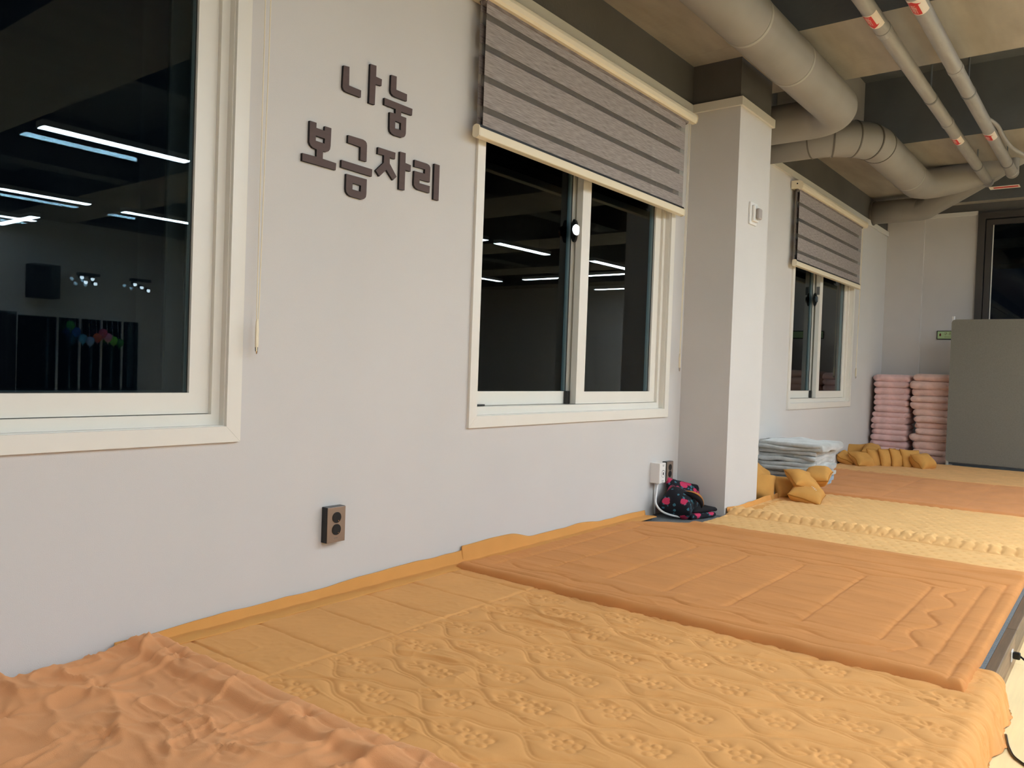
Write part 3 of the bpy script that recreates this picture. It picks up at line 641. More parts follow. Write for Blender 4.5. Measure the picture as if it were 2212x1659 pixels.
# mustard quilt with stitched flowers
def tile_field(a, b, res=.0022):
    """distance to the stitch lines of one centred cell a x b"""
    nx, ny = int(round(a/res)), int(round(b/res)); gx = (np.arange(nx)+.5)*a/nx-a/2; gy = (np.arange(ny)+.5)*b/ny-b/2
    pts = []
    th = np.linspace(0, 2*PI, 40)[:-1]
    for ox, oy in ((0, 0), (a/2, b/2)):
        for k in range(5):                      # petals
            an = 2*PI*k/5+.3; cx, cy = .021*math.cos(an), .023*math.sin(an)
            pts += [(ox+cx+.0125*math.cos(t_), oy+cy+.0125*math.sin(t_)) for t_ in th[::2]]
        pts += [(ox+.0035*math.cos(t_), oy+.0035*math.sin(t_)) for t_ in th[::6]]
        for (cx, cy, rx, ry, rot) in ((-.018, .074, .012, .023, .35), (.020, .052, .007, .012, -.5)):
            for t_ in th:
                u, v = rx*math.cos(t_), ry*math.sin(t_)*(1-.25*abs(math.cos(t_)))
                pts.append((ox+cx+u*math.cos(rot)-v*math.sin(rot), oy+cy+u*math.sin(rot)+v*math.cos(rot)))
        for s_ in np.linspace(0, 1, 26):        # curl of the leaf stalk
            pts.append((ox-.018+.03*s_, oy+.098+.012*math.sin(s_*6)))
    for s_ in np.linspace(-.5, .5, 260):
        y_ = s_*b
        for off in (-.005, .005):
            wv = .026*math.cos(2*PI*s_)+.012*math.sin(4*PI*s_+.6)
            pts.append((a/4+wv+off, y_)); pts.append((-a/4-wv+off, y_))
    P = np.array(pts); P = (P+np.array([a/2, b/2])) % np.array([a, b])-np.array([a/2, b/2])
    P = np.vstack([P+np.array([i*a, j*b]) for i in (-1, 0, 1) for j in (-1, 0, 1)])
    P = P[(np.abs(P[:, 0]) < a*.5+.03) & (np.abs(P[:, 1]) < b*.5+.03)]
    GX, GY = np.meshgrid(gx, gy, indexing='ij'); D = np.full(GX.shape, 9.0)
    for p in np.array_split(P, max(1, len(P)//60)):
        D = np.minimum(D, np.min(np.hypot(GX[..., None]-p[:, 0], GY[..., None]-p[:, 1]), axis=-1))
    return D
def sample_tile(D, a, b, X, Y):
    nx, ny = D.shape; u = ((X/a+.5) % 1)*nx-.5; v = ((Y/b+.5) % 1)*ny-.5
    i, j = np.floor(u).astype(int), np.floor(v).astype(int); fu, fv = u-i, v-j
    g = lambda p, q: D[p % nx, q % ny]
    return (g(i, j)*(1-fu)+g(i+1, j)*fu)*(1-fv)+(g(i, j+1)*(1-fu)+g(i+1, j+1)*fu)*fv
QA, QB = .208, .307
TD = tile_field(QA, QB)
def quilt():
    x0, x1, y0 = 1.04, 2.56, -1.822
    ys = np.concatenate([np.linspace(-.022, y0, 660), y0-np.linspace(0.004, .135, 36)]); xs = np.linspace(x0, x1, 560)
    X, S = np.meshgrid(xs, ys, indexing='ij')
    sw = .010*(vn(X*3, S*3, 3)-.5)
    D = sample_tile(TD, QA, QB, X-1.40+sw, S+.883+sw)
    zone = np.clip((-.445-S+.02*vn(X*9, S*0, 4))/.02, 0, 1)
    puff = .0030*(1-np.exp(-D/.0032))+.0042*(1-np.exp(-D/.014))
    long_w = ridge(X*14+2.2*vn(X*3, S*3, 8), S*3.0, 5, 7)*np.clip(fbm(X*4, S*3, 9)*2.0-.55, 0, 1)
    fine = ridge(X*34+2*vn(X*6, S*5, 2), S*7, 6, 6)*np.clip(fbm(X*7, S*5, 12)*1.8-.5, 0, 1)
    far = puff+.0095*long_w+.0036*fine
    # smoother border by the wall: straight seams every 21 cm and pucker
    ds = np.minimum(np.abs(((X-1.20)/.213+.5) % 1-.5)*.213, 9)
    near = .0065*(1-np.exp(-ds/.006))+.0016*ridge(X*30, S*10, 14, 3)*np.exp(-ds/.03)*1.6+.0012*(vn(X*60, S*60, 15)-.5)+.0018*ridge(X*12, S*18, 16, 3)
    dz = np.abs(S+.44); near = near*(1-.5*np.exp(-(dz/.006)**2))
    H = .008+near*(1-zone)+far*zone+.005*(fbm(X*2, S*2, 20)-.5)
    d = np.minimum(np.minimum(X-x0, x1-X), np.minimum(-.022-S, 9)); H = H*rim(d, .015)
    # over the edge of the platform
    over = np.clip(y0-S, 0, 1); R = .030
    a = np.clip(over/R, 0, PI/2)
    down = np.clip(over-R*PI/2, 0, 1)
    fl = .010+.014*vn(X*7, S*0, 22)+.006*np.sin(X*31)
    Yc = np.where(S > y0, S, y0-R*np.sin(a)-fl*np.clip(down/.08, 0, 1))
    Zc = np.where(S > y0, 0, -(R-R*np.cos(a))-down)
    Y = Yc-H*np.sin(a); Z = B0+Zc+H*np.cos(a)
    Z = np.maximum(Z, ZF+.004)
    nx, ny = X.shape; V = np.stack([X, Y, Z], -1).reshape(-1, 3); i = np.arange(nx*ny).reshape(nx, ny)
    q = np.stack([i[:-1, :-1], i[:-1, 1:], i[1:, 1:], i[1:, :-1]], -1).reshape(-1, 4)
    tag(obj('floral_quilt', (V, q), m_quilt, smooth=True, kind='open'), 'mustard quilted pad with stitched flowers and leaves, hanging over the platform edge', 'quilt')
quilt()
# ochre comforter
def comforter():
    x0, x1, y0, y1 = 2.315, 3.90, -1.795, -.055
    X, Y = grid(x0, x1, y0, y1, .0048)
    lines = [[(2.55+.02*k % .03, y_), (3.38, y_)] for k, y_ in enumerate((-.33, -.57, -.81, -1.05, -1.29, -1.53))]
    lines += [[(2.43, -1.69), (3.56, -1.685)], [(2.335, -1.752), (3.66, -1.747)], [(2.44, -.15), (3.70, -.15)], [(3.66, -1.747), (3.66, -.12)], [(3.52, -1.68), (3.52, -.15)], [(2.375, -1.80), (2.375, -.08)]]
    wv = lambda a, b, f, n=70: [f(a+(b-a)*i/n) for i in range(n+1)]
    lines += [wv(2.46, 3.46, lambda s: (s, -1.61+.027*math.sin(2*PI*(s-.05)/.29)))]
    lines += [wv(-1.58, -.2, lambda s: (2.475+.02*math.sin(2*PI*s/.23), s)), wv(-1.6, -.2, lambda s: (3.445+.022*math.sin(2*PI*s/.25), s))]
    D = segdist(X, Y, lines)
    soft = np.clip((X-2.5)/.05, 0, 1)
    H = .009+.0085*(1-np.exp(-D/.0065))
    w1 = ridge(X*15+2*vn(X*3, Y*2, 41), Y*2.6, 40, 5)*np.clip(fbm(X*3, Y*2.2, 44)*1.8-.5, 0, 1)
    w2 = ridge(X*5+1.5*vn(X*4, Y*4, 43), Y*6, 42, 6)*np.clip(fbm(X*3.2, Y*3.2, 47)*2-.8, 0, 1)
    edge = np.exp(-((X-2.36)/.05)**2)
    H = H+.0052*w1+.0060*w2+.0026*ridge(X*30+2*vn(X*5,Y*5,55), Y*5, 48, 4)*fbm(X*4,Y*4,57)+.003*ridge(X*11, Y*17+2*vn(X*6,Y*6,58), 59, 6)*np.clip(fbm(X*4,Y*4,60)*2-.8,0,1)+edge*.006*vn(X*4, Y*13, 46)+.007*(fbm(X*1.6, Y*1.6, 50)-.5)
    hem = np.clip((2.375-X)/.05, 0, 1); H = H+.006*np.sin(np.clip((X-x0)/.055, 0, 1)*PI)
    d = np.minimum(np.minimum(X-x0, x1-X), np.minimum(Y-y0, y1-Y))
    cut = np.clip((X-3.55)/.35, 0, 1)*np.clip((Y+.35)/.3, 0, 1)
    Xo = X-.24*cut**1.5*((X-x0)/(x1-x0))+.020*(fbm(Y*2.6, X*0, 51)-.5)*np.clip(1-(X-x0)/.4, 0, 1)*2
    lift = B0+.009*np.clip((2.60-X)/.05, 0, 1)+.002
    lift = lift+.013*np.clip((X-3.78)/.05, 0, 1)*np.clip((-.30-Y)/.03, 0, 1)
    Z = lift+H*rim(d, .018)
    sheet('comforter', Xo, Y, Z, lift, m_comf, 'ochre quilted comforter with straight seams and one wavy seam, mid platform', 'comforter')
comforter()
# peach throw in front
def throw():
    x0, x1, y0, y1 = -.62, 1.135, -1.82, -.012
    X, Y = grid(x0, x1, y0, y1, .0052)
    wx = .9*(fbm(X*2.2, Y*2.2, 60)-.5); wy = .9*(fbm(X*2.2, Y*2.2, 61)-.5)
    r1 = ridge((X*.55+Y*.95)*6.0+wx*3, (X*.9-Y*.5)*2.3+wy, 62, 4)
    r2 = ridge((X*.95-Y*.25)*5.2+wy*2.5, (Y*.95+X*.2)*2.4+wx, 63, 4)
    msk = np.clip(fbm(X*2.6, Y*2.6, 64)*2.2-.7, 0, 1)
    # tufts
    px, py = .205, .245; U = X-.06; V_ = Y+.24
    row = np.floor(V_/py+.5); Uo = U+.5*px*(row % 2)
    tx = ((Uo/px+.5) % 1-.5)*px; ty = ((V_/py+.5) % 1-.5)*py; rt = np.hypot(tx, ty); an = np.arctan2(ty, tx)
    pit = np.exp(-(rt/.016)**2); rad = np.exp(-rt/.055)*(np.abs(np.cos(an*3.5+6*vn(row*3.1+X*0, np.floor(Uo/px+.5)*2.3, 66))))**4
    H = .018+.020*r1*msk+.017*r2*(1-.5*msk)+.007*(fbm(X*5, Y*5, 67)-.5)++.0090*ridge(X*11+wx*6, Y*6+wy*2, 68, 5)+.0075*ridge(X*6+wx*3, Y*15+wy*6, 69, 6)+.0032*ridge(X*26+wx*8, Y*14, 74, 4)-.011*pit+.007*rad
    hb = np.clip((X-(x1-.046))/.006, 0, 1); seam = np.exp(-((X-(x1-.046))/.004)**2)
    H = H*(1-.45*hb)+hb*(.006+.0035*ridge(X*6, Y*22, 70, 3)+.004*np.sin(np.clip((x1-X)/.046, 0, 1)*PI))-.006*seam
    d = np.minimum(np.minimum(X-x0, x1-X), np.minimum(Y-y0, y1-Y))
    lift = B0+.017*np.clip((X-1.03)/.02, 0, 1)
    Z = lift+np.maximum(H, .004)*rim(d, .016)
    Xo = X+.012*(vn(Y*4, X*0, 71)-.5)*2*np.clip((X-.8)/.3, 0, 1)
    sheet('plush_throw', Xo, Y, Z, lift, m_throw, 'wrinkled peach plush throw in the foreground at the lower left', 'throw blanket')
throw()

# ------------------------------------------------------------------ small pillows
def pillow_geo(l, w_, t_, seed, n=15):
    us = np.sin(np.linspace(-1, 1, n)*PI/2); U, V_ = np.meshgrid(us, us, indexing='ij')
    X = l/2*U*(1-.05*(1-V_**2)*np.abs(U)); Y = w_/2*V_*(1-.06*(1-U**2)*np.abs(V_))
    h = t_*.66*np.clip((1-U**4)*(1-V_**4), 0, 1)**.5
    h = h*(1+.16*(vn(U*2+seed, V_*2, seed)-.5))+.006*ridge(U*3+seed, V_*2.2, seed+1, 4)*(1-U**2)*(1-V_**2)
    bend = .10*t_*(vn(U*1.2, V_*1.2, seed+9)-.5)*4
    up = np.stack([X, Y, h+bend], -1).reshape(-1, 3); dn = np.stack([X, Y, -h+bend], -1)
    i = np.arange(n*n).reshape(n, n); F = [(int(i[a, b]), int(i[a+1, b]), int(i[a+1, b+1]), int(i[a, b+1])) for a in range(n-1) for b in range(n-1)]
    V2 = [up]; m = {}; k = n*n; ex = []
    for a in range(n):
        for b in range(n):
            if a in (0, n-1) or b in (0, n-1): m[(a, b)] = int(i[a, b])
            else: m[(a, b)] = k; ex.append(dn[a, b]); k += 1
    F += [(m[(a, b)], m[(a, b+1)], m[(a+1, b+1)], m[(a+1, b)]) for a in range(n-1) for b in range(n-1)]
    e = [(a, 0) for a in range(n)]+[(n-1, b) for b in range(1, n)]+[(a, n-1) for a in range(n-2, -1, -1)]+[(0, b) for b in range(n-2, 0, -1)]
    E = [tuple(up[int(i[a, b])]) for a, b in e]
    return (np.vstack([up, np.array(ex)]), F), E
def pillow(label, loc, rot, size=(.24, .18, .085), seed=1, text=False, group='small mustard pillows'):
    t = thing('small_pillow', label, 'pillow', loc, [math.radians(a) for a in rot], group)
    g, E = pillow_geo(*size, seed); obj('cushion_cover', g, m_pillow, t, local=True, smooth=True)
    P = E+[E[0]]; obj('piping', tube(P, .0042, 6), m_piping, t, local=True, smooth=True)
    if text:
        a, b = size[0], size[1]; z0 = size[2]*.42
        for k in range(3):
            q = .007; cx, cy = -a*.22+k*.016, -b*.20+k*.010
            zf = lambda x_, y_: size[2]*.66*max(0, (1-(2*x_/a)**4)*(1-(2*y_/b)**4))**.55+.0045
            pts = [(cx-q, cy+q), (cx+q, cy+q), (cx-q, cy-q), (cx+q, cy-q)]
            obj('stitched_mark', tube([(x_, y_, zf(x_, y_)) for x_, y_ in pts], .0013, 5), m_stick, t, local=True)
G1 = 'mustard pillows by the column'; G2 = 'mustard pillows in the far row'
pillow('mustard pillow standing tilted nearest the column, its face toward the camera', (5.03, -.215, -.708), (60, 10, -50), (.25, .185, .09), 1, group=G1)
pillow('mustard pillow lying behind the tilted one, half hidden by the column', (5.28, -.125, -.672), (18, -12, 20), (.24, .18, .09), 2, group=G1)
pillow('mustard pillow wedged low between the tilted pillow and the two-pillow pile', (5.26, -.345, -.725), (55, 4, -38), (.20, .16, .075), 3, group=G1)
pillow('mustard pillow lying flat at the bottom of the two-pillow pile, white stitched zzz mark', (5.19, -.490, -.737), (16, -6, 10), (.27, .20, .085), 4, True, group=G1)
pillow('mustard pillow resting on the left of the pile beside the grey blankets', (5.22, -.452, -.662), (26, 14, -32), (.22, .16, .07), 5, group=G1)
pillow('mustard pillow on top of the pile against the grey blankets', (5.38, -.492, -.640), (-6, -12, 8), (.21, .16, .075), 6, group=G1)
Q = [((7.66, -.060, -.725), (30, 0, 10), (.22, .16, .08), True, 'mustard pillow at the left end of the far row, white zzz mark on its front'),
     ((7.62, -.205, -.722), (38, 8, -25), (.22, .17, .08), False, 'mustard pillow lying in front, second from the left in the far row'),
     ((7.98, -.060, -.675), (65, 0, -60), (.20, .15, .07), False, 'mustard pillow standing at the back left of the far row beside the wall'),
     ((7.95, -.205, -.655), (15, -10, 10), (.22, .16, .075), False, 'mustard pillow lying on top at the back of the far row'),
     ((7.78, -.300, -.705), (70, 0, -38), (.20, .17, .05), False, 'mustard pillow in the far row leaning behind the front one'),
     ((7.82, -.385, -.702), (72, 0, -32), (.20, .18, .05), False, 'mustard pillow standing mid row with a dark seam, far group'),
     ((7.87, -.465, -.700), (70, 5, -30), (.20, .18, .045), False, 'thin mustard pillow standing fourth from the right end of the far row'),
     ((7.93, -.548, -.702), (68, 4, -34), (.21, .18, .052), False, 'mustard pillow standing next to last in the far row'),
     ((7.90, -.652, -.712), (50, 0, -22), (.20, .165, .105), False, 'plump mustard pillow closing the right end of the far row by the pink stack')]
for k, (l_, r_, s_, tx_, lb_) in enumerate(Q): pillow(lb_, l_, r_, s_, 20+k, tx_, group=G2)

# ------------------------------------------------------------------ folded blankets
def slab_geo(l, w_, h, seed, n=64, wav=.006, sag=.006):
    """rounded folded blanket: l along x, w along y, centred, bottom at 0"""
    V, F = [], []
    a = np.linspace(0, 2*PI, n+1)[:-1]; p = 7
    ux = np.sign(np.cos(a))*np.abs(np.cos(a))**(2/p); uy = np.sign(np.sin(a))*np.abs(np.sin(a))**(2/p)
    rings_ = []
    levels = [(math.sin(q), math.cos(q)) for q in np.linspace(-PI/2, PI/2, 9)]
    rr = h/2
    def put(kx, inset, z):
        X = ux*(l/2-inset)*kx; Y = uy*(w_/2-inset)*kx
        wob = wav*(vn(a*2.2+seed*3, a*0+z*20, seed)-.5)*2
        X = X+ux*wob*kx; Y = Y+uy*wob*kx
        Z = z+sag*(vn(X*6+seed, Y*6, seed+2)-.5)*2+.003*(vn(X*24, Y*24, seed+4)-.5)
        rings_.append(np.stack([X, Y, Z], -1))
    for kx in (.35, .7): put(kx, rr, 0)
    for s_, c_ in levels: put(1, rr*(1-c_), rr+rr*s_)
    for kx in (.7, .35): put(kx, rr, h)
    V = np.vstack(rings_); m = len(rings_)
    for i in range(m-1):
        for k in range(n): F.append((i*n+k, i*n+(k+1) % n, (i+1)*n+(k+1) % n, (i+1)*n+k))
    V = np.vstack([V, [[0, 0, 0]], [[0, 0, h]]])
    F += [((k+1) % n, k, m*n) for k in range(n)]+[((m-1)*n+k, (m-1)*n+(k+1) % n, m*n+1) for k in range(n)]
    return V, F
def stack(xc, yc, z0, widths, heights, offs, m, side, seed0, ztop_word):
    z = z0; n = len(heights)
    names = ['lowest', 'second', 'third', 'fourth', 'fifth', 'sixth', 'seventh', 'eighth', 'ninth', 'tenth', 'eleventh', 'twelfth', 'thirteenth', 'fourteenth']
    for i, (w_, h, of) in enumerate(zip(widths, heights, offs)):
        V, F = slab_geo(.40+.02*math.sin(i*2.3), w_, h*1.10, seed0+i, wav=.010, sag=.005)
        V = V+np.array([xc+.012*math.sin(i*3.7+seed0), yc+of, z])
        which = 'topmost' if i == n-1 else ('lowest' if i == 0 else names[i]+' from the bottom')
        tag(obj('folded_blanket', (V, F), m, smooth=True), 'folded pink fleece blanket in the %s stack by the far corner, %s' % (side, which), 'blanket', 'pink folded blankets'); z += h
rs = random.Random(5)
zb = -.786
hl = [.060, .056, .068, .050, .052, .052, .066, .048, .062, .056, .050, .066, .052, .066, .074][:14]
s_ = (.845)/sum(hl); hl = [h*s_ for h in hl]
stack(8.80, -.200, zb, [.335, .34, .35, .345, .335, .335, .345, .335, .325, .325, .325, .33, .325, .345][:14], hl, [0, 0, .008, .012, .002, .004, .006, 0, -.004, -.002, -.004, 0, .002, 0][:14], m_pink, 'left', 100, '')
hr = [.075, .045, .078, .062, .052, .060, .055, .066, .064, .052, .070, .066, .064, .090][:13]
s_ = (.86)/sum(hr); hr = [h*s_ for h in hr]
stack(8.78, -.560, zb, [.30, .31, .33, .35, .29, .30, .30, .32, .36, .35, .35, .38, .35][:13], hr, [-.02, -.01, -.01, .0, -.02, -.02, -.015, -.01, .0, .0, .0, .01, -.01][:13], m_pink2, 'right', 140, '')
# grey blankets: folded in layers, layers showing on the side towards the camera
def ribbon(w_, t_, nl, seed):
    """zigzag path of the folds in the y-z plane (y to the right), returns centre line"""
    P = []; step = t_
    for k in range(nl):
        z = step*(k+.5); a, b = (-w_/2+step/2, w_/2-step/2)
        if k % 2: a, b = b, a
        sh = .012*math.sin(seed+k*1.9)
        for s in np.linspace(0, 1, 9): P.append((a+(b-a)*s+sh*(1 if abs(s-.5) > .3 else .5), z+.0022*math.sin(seed*2+k*3+s*8)))
        if k < nl-1:
            sg = 1 if b > a else -1
            for q in np.linspace(-PI/2, PI/2, 7)[1:-1]: P.append((b+sh+sg*math.cos(q)*step/2*1.6, z+step/2+math.sin(q)*step/2))
    return P
def layered(name, x0, x1, yc, z0, w_, h, nl, m, seed, label, grp, mats=None):
    t_ = h/nl; P = [Vector((0, p[0], p[1])) for p in ribbon(w_, t_, nl, seed)]
    P, T, N_ = P, [], []
    for i in range(len(P)):
        t0 = (P[min(i+1, len(P)-1)]-P[max(i-1, 0)]).normalized(); T.append(t0); N_.append(Vector((0, -t0.z, t0.y)))
    # smooth section: rounded lip profile across thickness
    xs = np.concatenate([x0+np.array([0, .0015, .005, .012]), np.linspace(x0+.03, x1-.03, 9), x1-np.array([.012, .005, 0])])
    V, F = [], []; n = len(P)
    for ix, x in enumerate(xs):
        e = min(x-x0, x1-x); k = math.sqrt(max(0.0, 1-(1-min(e/.012, 1))**2)); k = .25+.75*k
        for s in (1, -1):
            for i in range(n):
                lip = .045*(vn(np.array(i*.21+seed), np.array(seed*1.3), seed)-.5)*2 if ix < 6 else 0
                q = P[i]+N_[i]*(t_*.54*k*s)
                dz = .016*(float(vn(np.array(x*9+seed), np.array(q.y*9), seed+3))-.5)+.008*(float(vn(np.array(x*26), np.array(q.y*22+q.z*30), seed+5))-.5)
                V.append((x+float(lip)*(1-min(1, (x-x0)/.05)), yc+q.y+.3*dz, z0+q.z+dz))
    m_ = 2*n
    for ix in range(len(xs)-1):
        o = ix*m_; o2 = o+m_
        for i in range(n-1):
            F.append((o+i, o+i+1, o2+i+1, o2+i)); F.append((o+n+i, o2+n+i, o2+n+i+1, o+n+i+1))
        F.append((o, o2, o2+n, o+n)); F.append((o+n-1, o+2*n-1, o2+2*n-1, o2+n-1))
    o = (len(xs)-1)*m_
    for i in range(n-1):
        F.append((i, n+i, n+i+1, i+1)); F.append((o+i, o+i+1, o+n+i+1, o+n+i))
    tag(obj(name, (V, F), m, smooth=True), label, 'blanket', grp)
z = -.770; GB = 'grey folded blankets by the column'
spec = [(.036, 1, m_blue, 'lowest'), (.044, 1, m_blue, 'second from the bottom'), (.046, 2, m_grey, 'third from the bottom'), (.056, 2, m_grey, 'third from the top'), (.056, 2, m_grey, 'second from the top'), (.080, 3, m_grey, 'topmost and loosest')]
for k, (h, nl, m, wh) in enumerate(spec):
    ox = [.10, .09, .03, .0, .01, .0][k]; ww = [.37, .38, .41, .44, .45, .45][k]
    layered('folded_blanket', 5.62+ox, 6.10, -.215+[.0, .0, .01, .012, .018, .010][k], z, ww, h, nl, m, 3+k*1.7 if False else 3+k, 'folded %s plush blanket in the pile right of the column, %s' % ('blue-grey' if k < 2 else 'silver-grey', wh), GB); z += h*.99

# ------------------------------------------------------------------ floral bundle in the corner
t = thing('floral_bundle', 'black bundle with pink flowers on the bare carpet by the column', 'fabric bundle', (4.12, -.16, ZP+.001))
V, F = slab_geo(.23, .20, .030, 7, wav=.006, sag=.003); ca, sa = math.cos(.35), math.sin(.35)
def place(V, c, yaw=0, tilt=(0, 0)):
    R_ = np.array(Euler((tilt[0], tilt[1], yaw)).to_matrix()); return V@R_.T+np.array(c)
obj('lower_fold', (place(V, (4.175, -.165, ZP+.001), -.25), F), m_floral, t, smooth=True)
V, F = slab_geo(.20, .155, .020, 8, wav=.006, sag=.003)
obj('middle_fold', (place(V, (4.20, -.185, ZP+.031), -.3), F), m_navy, t, smooth=True)
g, E = pillow_geo(.235, .18, .11, 5); obj('left_lobe', (place(np.array(g[0]), (4.10, -.13, ZP+.083), .2, (.10, -.22)), g[1]), m_floral, t, smooth=True)
g, E = pillow_geo(.24, .17, .055, 6); obj('standing_flap', (place(np.array(g[0]), (4.215, -.10, ZP+.108), -.45, (1.02, .25)), g[1]), m_floral, t, smooth=True)
zz = ZP+.118
A = [(4.045+.085*s_, -.185-.060*math.sin(s_*1.5), zz+.034-.048*s_*s_) for s_ in np.linspace(0, 1.35, 22)]
obj('pocket_mouth', tube([(x_+.004, y_+.004, z_-.006) for x_, y_, z_ in A], [.004+.018*math.sin(PI*i/21) for i in range(22)], 12, flat=.9), m_navy, t, smooth=True)
obj('amber_lining', tube([(x_-.004, y_-.010, z_+.007) for x_, y_, z_ in A], [.002+.0052*math.sin(PI*i/21) for i in range(22)], 8, flat=.6), m_amber, t, smooth=True, label='amber lining along the opening')

# ------------------------------------------------------------------ partition screen, sign
t = thing('partition_screen', 'grey felt partition screen with rounded corners in front of the dark window', 'screen', (8.5, -1.6, ZP))
PX = 8.44; R = .035; y0, y1, z0, z1 = -2.45, -.745, -.735, .600
pts = []
for cx, cy, a0 in ((y1-R, z1-R, 0), (y0+R, z1-R, PI/2), (y0+R, z0+R, PI), (y1-R, z0+R, 1.5*PI)):
    pts += [(cx+R*math.cos(a0+q), cy+R*math.sin(a0+q)) for q in np.linspace(0, PI/2, 7)]
obj('felt_panel', prism(pts, PX-.016, PX+.016, 'x'), m_part, t)
for yy, nm in ((-.752, 'post'), (-2.42, 'post')):
    zf_ = ZP+.001 if yy > -1.8 else ZF
    po = obj('post', tube([(PX+.036, yy, zf_+.02), (PX+.036, yy, .632)], .012, 12), m_white2, t)
    obj('foot', box(PX-.20, PX+.24, yy-.014, yy+.014, zf_, zf_+.022, .004), m_white2, po)
t = thing('wall_sign', 'small green Korean sign with dark frame on the far wall, partly behind the screen', 'sign', (XF, -.75, .445))
fr = obj('sign_frame', box(XF-.014, XF, -.985, -.507, .445, .534, .002), m_black, t)
sf = obj('sign_face', box(XF-.0155, XF-.014, -.977, -.515, .453, .526), m_signw, t)
def wall_text(s, y_left, zc, size, parent, m=m_signr):
    V, F = text_geo(s, size)
    if not len(V): return
    zc0 = (V[:, 1].min()+V[:, 1].max())/2
    a = [(XF-.0165, y_left-x_, zc+y_-zc0) for x_, y_, _ in V]; b = [(XF-.0155, y, z) for _, y, z in a]; n = len(a)
    obj('sign_lettering', (a+b, F+[tuple(n+i for i in f_[::-1]) for f_ in F]), m, parent)
wall_text('구 조', -.572, .501, .034, sf); wall_text('RESCUE KIT', -.580, .470, .011, sf)
dr = [(-.5395, .512), (-.5335, .500), (-.5300, .490), (-.5340, .480), (-.5395, .476), (-.5450, .480), (-.5490, .490), (-.5455, .500)]
obj('drop_symbol', prism(dr, XF-.0166, XF-.0155, 'x'), m_signr, sf)
tag(obj('notice_sticker', box(XF-.0015, XF, -.70, -.62, .95, 1.07), m_red), 'small red notice high on the far wall', 'notice') if False else None

# cable and plug at the platform front
t = thing('floor_plug', 'black plug in a small white outlet on the platform riser at the right edge', 'plug', (2.98, -1.84, ZF))
obj('outlet_plate', box(2.955, 2.992, -1.837, -1.8335, -.872, -.838, .001), m_white2, t)
obj('plug_body', box(2.965, 2.984, -1.858, -1.837, -.864, -.842, .004), m_black, t)
tag(obj('power_cable', tube(bez([(2.975, -1.857, -.853), (2.94, -1.90, -.872), (2.90, -1.95, ZF+.004), (2.84, -1.96, ZF+.004), (2.80, -2.05, ZF+.004), (2.86, -2.3, ZF+.004)], 8), .0032, 8), m_black, smooth=True), 'thin black cable dropping from the plug onto the pale floor', 'cable')
tag(obj('power_cable', tube(bez([(2.36, -1.885, ZF+.004), (2.28, -1.900, ZF+.004), (2.22, -1.925, ZF+.004), (2.18, -1.99, ZF+.004), (2.14, -2.2, ZF+.004)], 8), .0032, 8), m_black, smooth=True), 'thin black cable running out from under the hanging quilt corner', 'cable')

# ------------------------------------------------------------------ lamps
ZL = 1.60
LP = [(2.41, -4.0, 'x'), (2.86, -6.75, 'x'), (3.02, -8.55, 'x'), (4.38, -6.82, 'x'), (4.0, -9.3, 'y'), (6.62, -4.22, 'x'), (7.98, -4.22, 'x'), (9.86, -4.06, 'x'),
      (10.45, -7.05, 'x'), (11.5, -6.44, 'y'), (11.4, -5.26, 'y'), (13.4, -6.2, 'y'), (.25, -4.0, 'x'), (4.75, -4.1, 'x'), (-1.9, -4.0, 'x'), (.4, -6.8, 'x'), (-1.8, -6.8, 'x'), (7.3, -6.9, 'x'), (7.3, -8.7, 'x'), (3.1, -2.9, 'x'), (4.6, -2.9, 'x'), (.15, -2.9, 'x')]  # last three are added lamps, unseen, brightening the bedding and near wall
def lamp(x, y, ax):
    t = thing('ceiling_lamp', 'slim white linear ceiling lamp hanging over the hall', 'lamp', (x, y, ZL), (0, 0, 0 if ax == 'x' else PI/2), 'linear ceiling lamps')
    return t
proto = lamp(*LP[0])
obj('diffuser', box(0, 1.12, -.055, .055, -.006, .012, .003), m_diff, proto, local=True)
obj('lamp_housing', box(-.01, 1.13, -.058, .058, .0, .045, .004), m_lampbody, proto, local=True)
for xx in (.2, .92): obj('hanger_rod', tube([(xx, 0, .05), (xx, 0, ZH-ZL)], .004, 6), m_rod, proto, local=True)
LL = ['linear ceiling lamp reflected uppermost in the nearest window', 'linear ceiling lamp reflected second from the top at the left of the nearest window', 'linear ceiling lamp reflected third from the top at the left of the nearest window',
      'linear ceiling lamp reflected beside the frame, lower right, in the nearest window', 'crosswise linear lamp reflected as the lowest streak in the nearest window', 'linear ceiling lamp reflected as a short stub at the left edge of the middle window',
      'linear ceiling lamp reflected uppermost in the left pane of the middle window', 'linear ceiling lamp reflected uppermost in the right pane of the middle window', 'linear ceiling lamp reflected lowest at the left edge of the middle window',
      'crosswise linear lamp reflected lowest in the left pane of the middle window', 'crosswise linear lamp reflected second from the top in the right pane of the middle window', 'crosswise linear lamp reflected lowest in the right pane of the middle window']
proto['label'] = LL[0]
for kq, q in enumerate(LP[1:]):
    r = lamp(*q)
    if kq+1 < len(LL): r['label'] = LL[kq+1]
    else: r['label'] = 'unseen slim linear lamp over the hall, outside the picture'; r['group'] = 'linear lamps outside the picture'
    for ch in list(proto.children):
        c = ch.copy(); C.objects.link(c); c.parent = r; c.location = ch.location
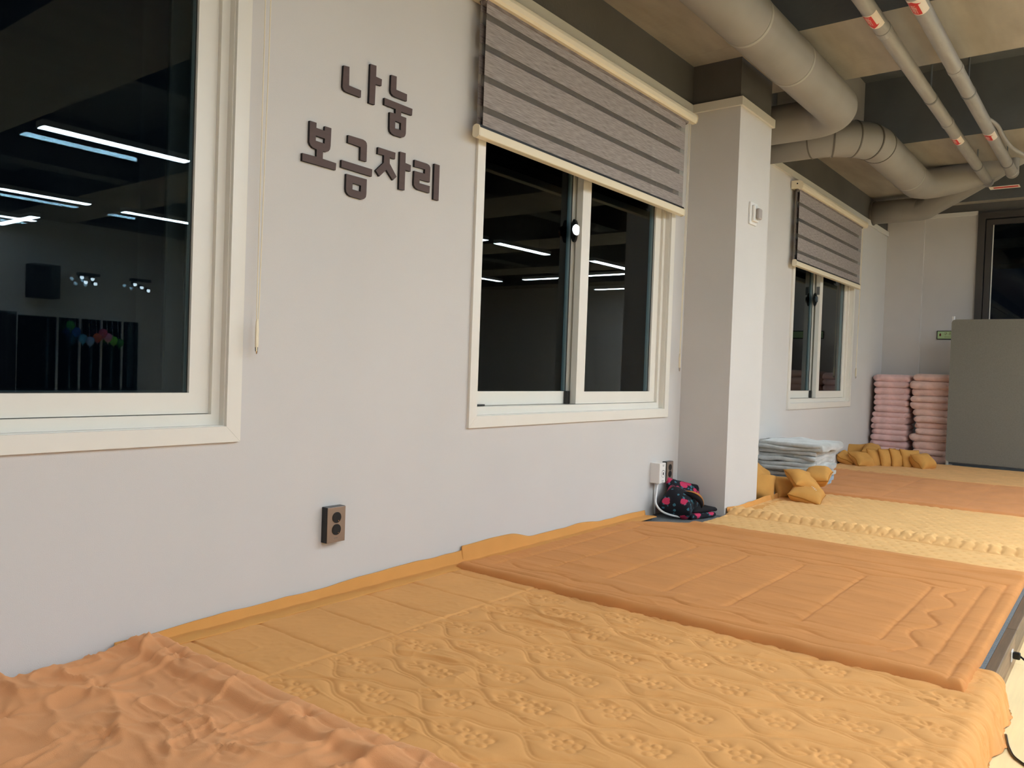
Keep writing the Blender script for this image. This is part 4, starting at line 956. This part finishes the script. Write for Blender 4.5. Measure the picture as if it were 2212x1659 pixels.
# things across the hall, seen only in the dark panes
t = thing('wall_speaker', 'black loudspeaker box hung high across the hall, seen as a reflection', 'speaker', (4.57, -9.35, .70))
obj('cabinet', box(4.40, 4.74, -9.50, -9.24, .71, 1.16, .01), m_blackm, t); obj('bracket', box(4.54, 4.60, -9.6, -9.50, .88, .98), m_black, t)
for k, (cx, n) in enumerate(((4.95, 4), (5.68, 3))):
    t = thing('spotlight_cluster', ('cluster of four' if k == 0 else 'row of three')+' small bright spotlights reflected in the nearest window', 'spotlight', (cx, -9.1, .95))
    obj('mount', box(cx-.03, cx+.25, -9.2, -9.12, 1.05, 1.09), m_black, t)
    for j in range(n):
        hx = cx+[0, .14, .05, .18][j] if n == 4 else cx+.10*j; hz = 1.02-[0, .01, .06, .07][j] if n == 4 else 1.0-.035*j
        h = obj('spot_head', tube([(hx, -9.16, hz+.02), (hx, -9.10, hz)], .030, 12), m_black, t); obj('spot_lens', disc((hx, -9.098, hz), .026, (0, 1, 0), .004, 12), m_spot, h)
r = sroot('window_5', (5.17, YR, ZF+.06))
obj('window_frame', ring(4.3, 6.05, ZF+.06, .53, .05, YR-.06, YR+.02), m_lampbody, r)
for x_ in (4.86, 5.16, 5.46, 5.76): obj('mullion', box(x_-.012, x_+.012, YR-.04, YR+.01, ZF+.11, .48), m_lampbody, r)
obj('glass_pane', box(4.35, 6.0, YR-.012, YR-.006, ZF+.11, .48), m_glass, r)
obj('dark_room_wall', box(4.0, 6.4, YR-1.9, YR-1.8, ZF, .9), m_night, r)  # dark panel, its colour standing in for an unlit room behind the glass
cols = [((60, 150, 60), 'green', 4.98, .36), ((50, 110, 190), 'dark blue', 5.06, .28), ((80, 170, 210), 'turquoise', 5.15, .19), ((140, 180, 230), 'pale blue', 5.25, .16), ((220, 110, 50), 'orange', 5.35, .21), ((200, 90, 120), 'rose', 5.43, .28), ((230, 150, 190), 'pink', 5.50, .22), ((130, 210, 60), 'lime', 5.58, .18), ((60, 140, 60), 'dark green', 5.66, .15)]
for c_, nm, bx_, bz_ in cols:
    t = thing('balloon', '%s balloon in the garland reflected in the nearest window' % nm, 'balloon', (bx_, YR+.12, bz_), group=None)
    pr = [(.002, -.075), (.012, -.066), (.035, -.045), (.054, -.015), (.060, .015), (.054, .042), (.034, .064), (.001, .074)]
    obj('balloon_skin', tube([(bx_, YR+.12, bz_+z_) for r_, z_ in pr], [r_ for r_, z_ in pr], 16), mat('balloon_'+nm, c_, .25), t, smooth=True)
    obj('knot', tube([(bx_, YR+.12, bz_-.09), (bx_, YR+.12, bz_-.073)], [.008, .002], 8), MATS['balloon_'+nm], t)
    obj('string', tube([(bx_, YR+.12, bz_-.09), (bx_, YR+.06, .50)], .0015, 4), m_white2, t)
t = thing('dark_wardrobe', 'dark cabinet against the wall across the hall, seen as a reflection', 'cabinet', (3.75, -9.4, ZF))
obj('body', box(3.35, 4.2, -9.58, -9.2, ZF, .5, .005), m_blackm, t); obj('door', box(3.36, 3.77, -9.2, -9.18, ZF+.05, .48, .003), m_black, t); obj('door', box(3.78, 4.19, -9.2, -9.18, ZF+.05, .48, .003), m_black, t)

# ------------------------------------------------------------------ lift everything so the floor is at zero
for o in SC.objects:
    if o.parent is None and o.type in {'MESH', 'EMPTY'}: o.location.z += CZ
